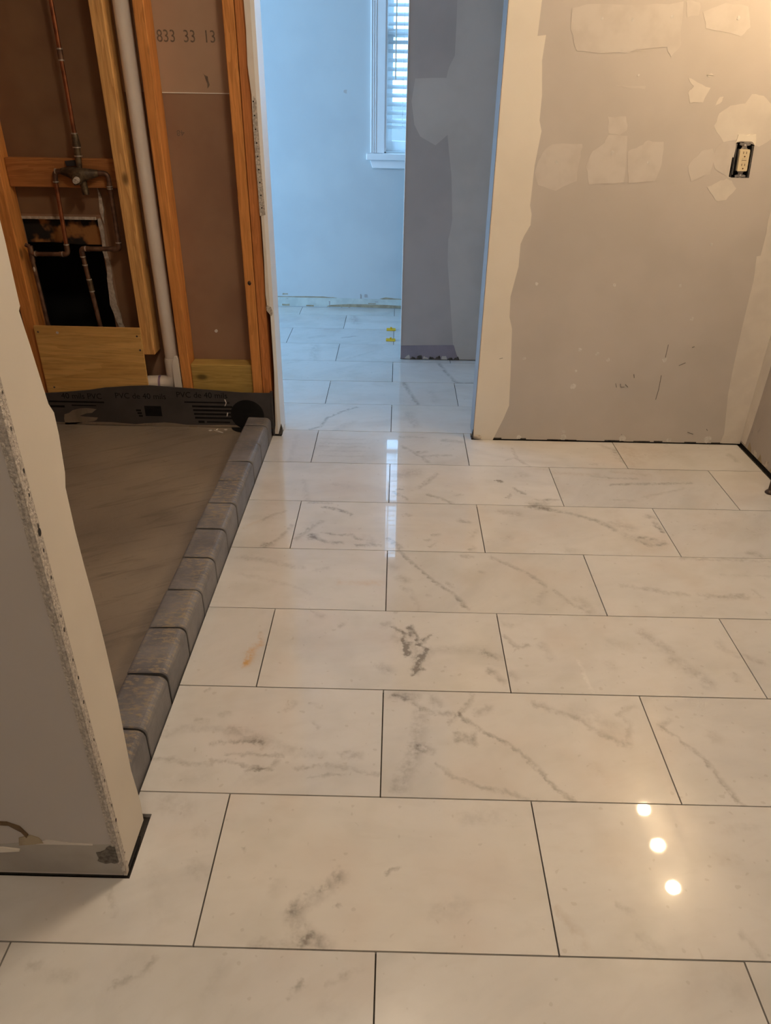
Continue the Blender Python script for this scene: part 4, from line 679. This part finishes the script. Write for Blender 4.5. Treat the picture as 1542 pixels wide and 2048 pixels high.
# ------------------------------------------------------------------ outlet
out = thing('wall_outlet', (OC[0], 2.075, OC[1]), 'ivory electrical outlet without cover plate in a dark wall box', 'outlet')
def OB(name, mb, mat, parent=out, **kw):
    mb.v = [(OC[0]+x*math.cos(ot)+z*(-math.sin(ot)), 2.075+y, OC[1]+x*0+z*math.cos(ot)) for x, y, z in mb.v]
    return obj(name, mb, M[mat], parent, **kw)
OB('wall_box', MB().box(-.0315,-.0295,.0004,.06,-.0545,.0545).box(.0295,.0315,.0004,.06,-.0545,.0545).box(-.0295,.0295,.0004,.06,-.0545,-.0525).box(-.0295,.0295,.0004,.06,.0525,.0545).box(-.0315,.0315,.058,.06,-.0545,.0545), 'box_dark', label='dark plastic wall box')
OB('box_rim', MB().box(-.0285,-.027,-.002,.01,-.045,.05).box(.026,.0275,-.002,.01,-.052,.045), 'steel')
OB('side_gap', MB().prism([(-.0385,-.052),(-.0315,-.052),(-.0315,.008),(-.037,.01)], 'y', -.0006, .004), 'box_dark')
OB('yoke', MB().prism([(-.008,-.052),(.008,-.052),(.008,-.038),(.011,-.036),(.011,.036),(.008,.038),(.008,.052),(-.008,.052),(-.008,.038),(-.011,.036),(-.011,-.036),(-.008,-.038)], 'y', .001, .003), 'steel', label='steel mounting strap')
for sz in (-1, 1):
    OB('strap_ear', MB().prism([(-.019,.047*sz),(-.012,.0445*sz),(0,.046*sz),(.012,.0445*sz),(.019,.047*sz),(.017,.0535*sz),(.008,.052*sz),(0,.0545*sz),(-.008,.052*sz),(-.017,.0535*sz)], 'y', -.0008, .0012), 'steel')
    OB('screw', MB().disc_y(0, .046*sz, .0032, -.0022, .0, 12), 'spot')
def rrect(w_, h_, r, n=5):
    p = []
    for cx_, cz_, a0 in ((w_-r,h_-r,0),(-w_+r,h_-r,90),(-w_+r,-h_+r,180),(w_-r,-h_+r,270)):
        for k in range(n+1): a = math.radians(a0+90*k/n); p.append((cx_+r*math.cos(a), cz_+r*math.sin(a)))
    return p
OB('device_body', MB().box(-.0205,.0205,.003,.035,-.034,.034), 'box_dark')
face = OB('receptacle_face', MB().prism(rrect(.0168,.0335,.004), 'y', -.0095, .003), 'ivory', label='ivory receptacle face', bevel=.0008)
for cz in (.0205, -.0165):
    for dx in (-.0045, .0055): OB('slot', MB().box(dx-.0009,dx+.0009,-.0098,-.008,cz-.0005,cz+.0065), 'slot', face)
    OB('ground_hole', MB().disc_y(.0012, cz-.0085, .0024, -.0098, -.008, 12), 'slot', face)
OB('reset_button', MB().box(-.006,.008,-.0104,-.008,.0020,.0065), 'ivory', face); OB('test_button', MB().box(-.006,.008,-.0104,-.008,-.0055,-.0010), 'ivory', face)
OB('button_gap', MB().box(-.007,.009,-.0097,-.008,.0066,.0073).box(-.007,.009,-.0097,-.008,-.0016,.0026), 'tan', face)
OB('compound_smear', MB().prism(rough_poly([(-.034,.052),(-.02,.058),(0,.056),(.02,.057),(.033,.045),(.034,.056),(.030,.078),(.0,.076),(-.028,.078)], .0012, 3), 'y', -.0035, .0005), 'mud', label='crusted compound above the outlet')

# ------------------------------------------------------------------ window, blind
win = obj('window_1', MB().prism([(-.165,.924),(-.165,2.21),(.91,2.21),(.91,.924),(wx1-.01,.924),(wx1-.01,wz1),(wx0+.002,wz1),(wx0+.002,.924)], 'y', 4.139, 4.1495), M['white_paint'], kind='structure', label='white trimmed window in the far wall, half hidden by the grey partition')
for x in (-.160, -.148, -.136): obj('casing_bead', MB().box(x, x+.006, 4.132, 4.1395, .925, 2.2), M['white_paint'], win, bevel=.002)
obj('casing_flat', MB().box(-.122, wx0+.001, 4.134, 4.1395, .925, 2.2), M['white_paint'], win)
obj('stool', MB().box(-.187, .93, 4.105, 4.235, .888, .9235), M['white_paint'], win, bevel=.005)
obj('apron', MB().prism([(-.166,.888),(.91,.888),(.895,.842),(-.150,.842)], 'y', 4.132, 4.1495), M['white_paint'], win, bevel=.003)
obj('jamb_liner', MB().box(wx0-.001, wx0+.012, 4.15, 4.27, .925, wz1).box(wx1-.012, wx1+.001, 4.15, 4.27, .925, wz1).box(wx0, wx1, 4.15, 4.27, wz1-.012, wz1), M['white_paint'], win)
sl, st_, sb = base_mat('blind_slat_white'); sb.inputs['Base Color'].default_value = (.85,.86,.86,1); sb.inputs['Roughness'].default_value = .4
tl = st_.new('ShaderNodeBsdfTranslucent'); tl.inputs[0].default_value = (.85,.87,.88,1); sm_ = st_.new('ShaderNodeMixShader'); sm_.inputs[0].default_value = .62
st_.l.new(sb.outputs[0], sm_.inputs[1]); st_.l.new(tl.outputs[0], sm_.inputs[2]); st_.l.new(sm_.outputs[0], st_.n['Material Output'].inputs[0])
vy, vt_, vb_ = base_mat('white_vinyl_sash'); vb_.inputs['Base Color'].default_value = (.88,.9,.9,1); vb_.inputs['Roughness'].default_value = .35
vtl = vt_.new('ShaderNodeBsdfTranslucent'); vtl.inputs[0].default_value = (.85,.87,.88,1); vsm = vt_.new('ShaderNodeMixShader'); vsm.inputs[0].default_value = .4
vt_.l.new(vb_.outputs[0], vsm.inputs[1]); vt_.l.new(vtl.outputs[0], vsm.inputs[2]); vt_.l.new(vsm.outputs[0], vt_.n['Material Output'].inputs[0])
sash = obj('lower_sash', MB().box(wx0+.012, wx0+.045, 4.225, 4.25, .93, 1.55).box(wx1-.045, wx1-.012, 4.225, 4.25, .93, 1.55).box(wx0+.045, wx1-.045, 4.225, 4.25, .925, .985).box(wx0+.045, wx1-.045, 4.225, 4.25, 1.51, 1.55), vy, win)
obj('upper_sash', MB().box(wx0+.012, wx0+.045, 4.251, 4.27, 1.5, 2.1).box(wx1-.045, wx1-.012, 4.251, 4.27, 1.5, 2.1).box(wx0+.045, wx1-.045, 4.251, 4.27, 2.06, 2.1), vy, win)
gl, gt, gb = base_mat('window_glass'); gt.n.remove(gb)
tr = gt.new('ShaderNodeBsdfTransparent'); gs = gt.new('ShaderNodeBsdfGlossy'); gs.inputs['Roughness'].default_value = .02
gm_ = gt.new('ShaderNodeMixShader'); gm_.inputs[0].default_value = .06; gt.l.new(tr.outputs[0], gm_.inputs[1]); gt.l.new(gs.outputs[0], gm_.inputs[2])
gt.l.new(gm_.outputs[0], gt.n['Material Output'].inputs[0])
obj('glass_pane', MB().box(wx0+.045, wx1-.045, 4.236, 4.239, .985, 1.51), gl, win)
obj('glass_pane', MB().box(wx0+.045, wx1-.045, 4.259, 4.262, 1.55, 2.06), gl, win)
blind = thing('window_blind', (.37,4.19,1.05), 'white horizontal slat blind lowered to just above the window sill', 'blind')
bx0, bx1 = wx0+.016, wx1-.016
obj('bottom_rail', MB().box(bx0, bx1, 4.172, 4.215, 1.052, 1.070), sl, blind, bevel=.003)
z = 1.094; first = None
while z < 2.06:
    if first is None:
        t_ = math.radians(24); hw_ = .024
        pts_ = []
        mb = MB(); ca, sa = math.cos(t_)*hw_, math.sin(t_)*hw_
        mb.add([(bx0,4.193-ca,z-sa),(bx1,4.193-ca,z-sa),(bx1,4.193,z+.002),(bx0,4.193,z+.002),(bx1,4.193+ca,z+sa),(bx0,4.193+ca,z+sa),
                (bx0,4.193-ca,z-sa-.0022),(bx1,4.193-ca,z-sa-.0022),(bx1,4.193,z-.0002),(bx0,4.193,z-.0002),(bx1,4.193+ca,z+sa-.0022),(bx0,4.193+ca,z+sa-.0022)],
               [(0,1,2,3),(3,2,4,5),(6,9,8,7),(9,11,10,8),(0,6,7,1),(4,10,11,5),(0,3,9,6),(3,5,11,9),(1,7,8,2),(2,8,10,4)])
        first = obj('slat', mb, sl, blind); fz = z
    else:
        o = first.copy(); COL.objects.link(o); o.location.z += z - fz
    z += .0435
obj('head_rail', MB().box(bx0, bx1, 4.165, 4.22, 2.07, 2.11), sl, blind)
for x in (bx0+.09, bx1-.09):
    obj('ladder_cord', MB().tube([(x,4.168,2.07),(x,4.168,1.06)], .0012, 6), sl, blind)
obj('tilt_wand', MB().tube([(bx0+.045,4.160,2.07),(bx0+.045,4.160,1.30)], .004, 8), M['pvc'], blind)
obj('lawn', MB().box(-60, 60, 4.6, 260, -1.2, -1.1), pmat('grey_green_ground', (.095,.095,.085), (.075,.08,.07), .9, 2), kind='structure', label='ground outside the far window')

# ------------------------------------------------------------------ small loose things
for k, (y, lab) in enumerate(((3.642, 'yellow tile levelling clip on the joint nearer the far wall'), (3.43, 'yellow tile levelling clip on the joint nearer the doorway'))):
    c = thing('levelling_clip', (-.017, y, 0), lab, 'tile clip', 'yellow tile clips on the far floor')
    obj('wedge', MB().prism([(y-.014,.0008),(y+.014,.0008),(y+.014,.010),(y-.014,.004)], 'x', -.044, .010), M['yellow'], c)
    obj('strap', MB().box(-.022,-.012, y-.0008, y+.0008, .0008, .020), M['yellow'], c)
leg = thing('floor_pipe', (1.379,1.655,0), 'dark bronze upright pipe with flared foot at the right edge', 'pipe')
obj('flange', MB().tube([(1.379,1.655,.0008),(1.379,1.655,.004),(1.379,1.655,.010),(1.379,1.655,.014)], [.0175,.0175,.013,.0095], 20), M['bronze'], leg)
obj('pipe', MB().tube([(1.379,1.655,.012),(1.379,1.655,.55)], .0092, 16), M['bronze'], leg)

# ------------------------------------------------------------------ vanity light on the right wall (its three bulbs mirror in the floor)
van = thing('vanity_light', (1.43,1.55,1.88), 'three bulb vanity light on the right wall', 'lamp')
obj('backplate', MB().box(1.415, 1.4395, 1.25, 1.86, 1.83, 1.93), M['steel'], van, bevel=.004)
bm_ = emit('glowing_bulb', BULB_COL, BULB_STRENGTH)
for y, z in ((1.3366,1.865),(1.5544,1.870),(1.770,1.890)):
    obj('socket', MB().tube([(1.415,y,z),(1.362,y,z)], .018, 16), M['steel'], van)
    obj('bulb', MB().sphere((1.322,y,z), .0265, 20, 12, (1.15,1,1)), bm_, van)
for cx, cy, stren, lab in ((.1, .7, FILL_A, 'added unseen fill light on the ceiling over the middle of the bathroom'), (-.15, -.9, FILL_B, 'added unseen fill light on the ceiling near the rear bathroom wall')):  # added fill lamps out of view, to even out the bathroom light
    cl = thing('ceiling_fill_light', (cx,cy,H), lab, 'lamp', 'added ceiling fill lights')
    obj('rim', MB().tube([(cx,cy,H-.001),(cx,cy,H-.03)], .15, 32), M['steel'], cl)
    obj('fill_diffuser', MB().sphere((cx,cy,H-.03), .14, 32, 12, (1,1,.4)), emit('ceiling_fill_glow', FILL_COL, stren), cl)
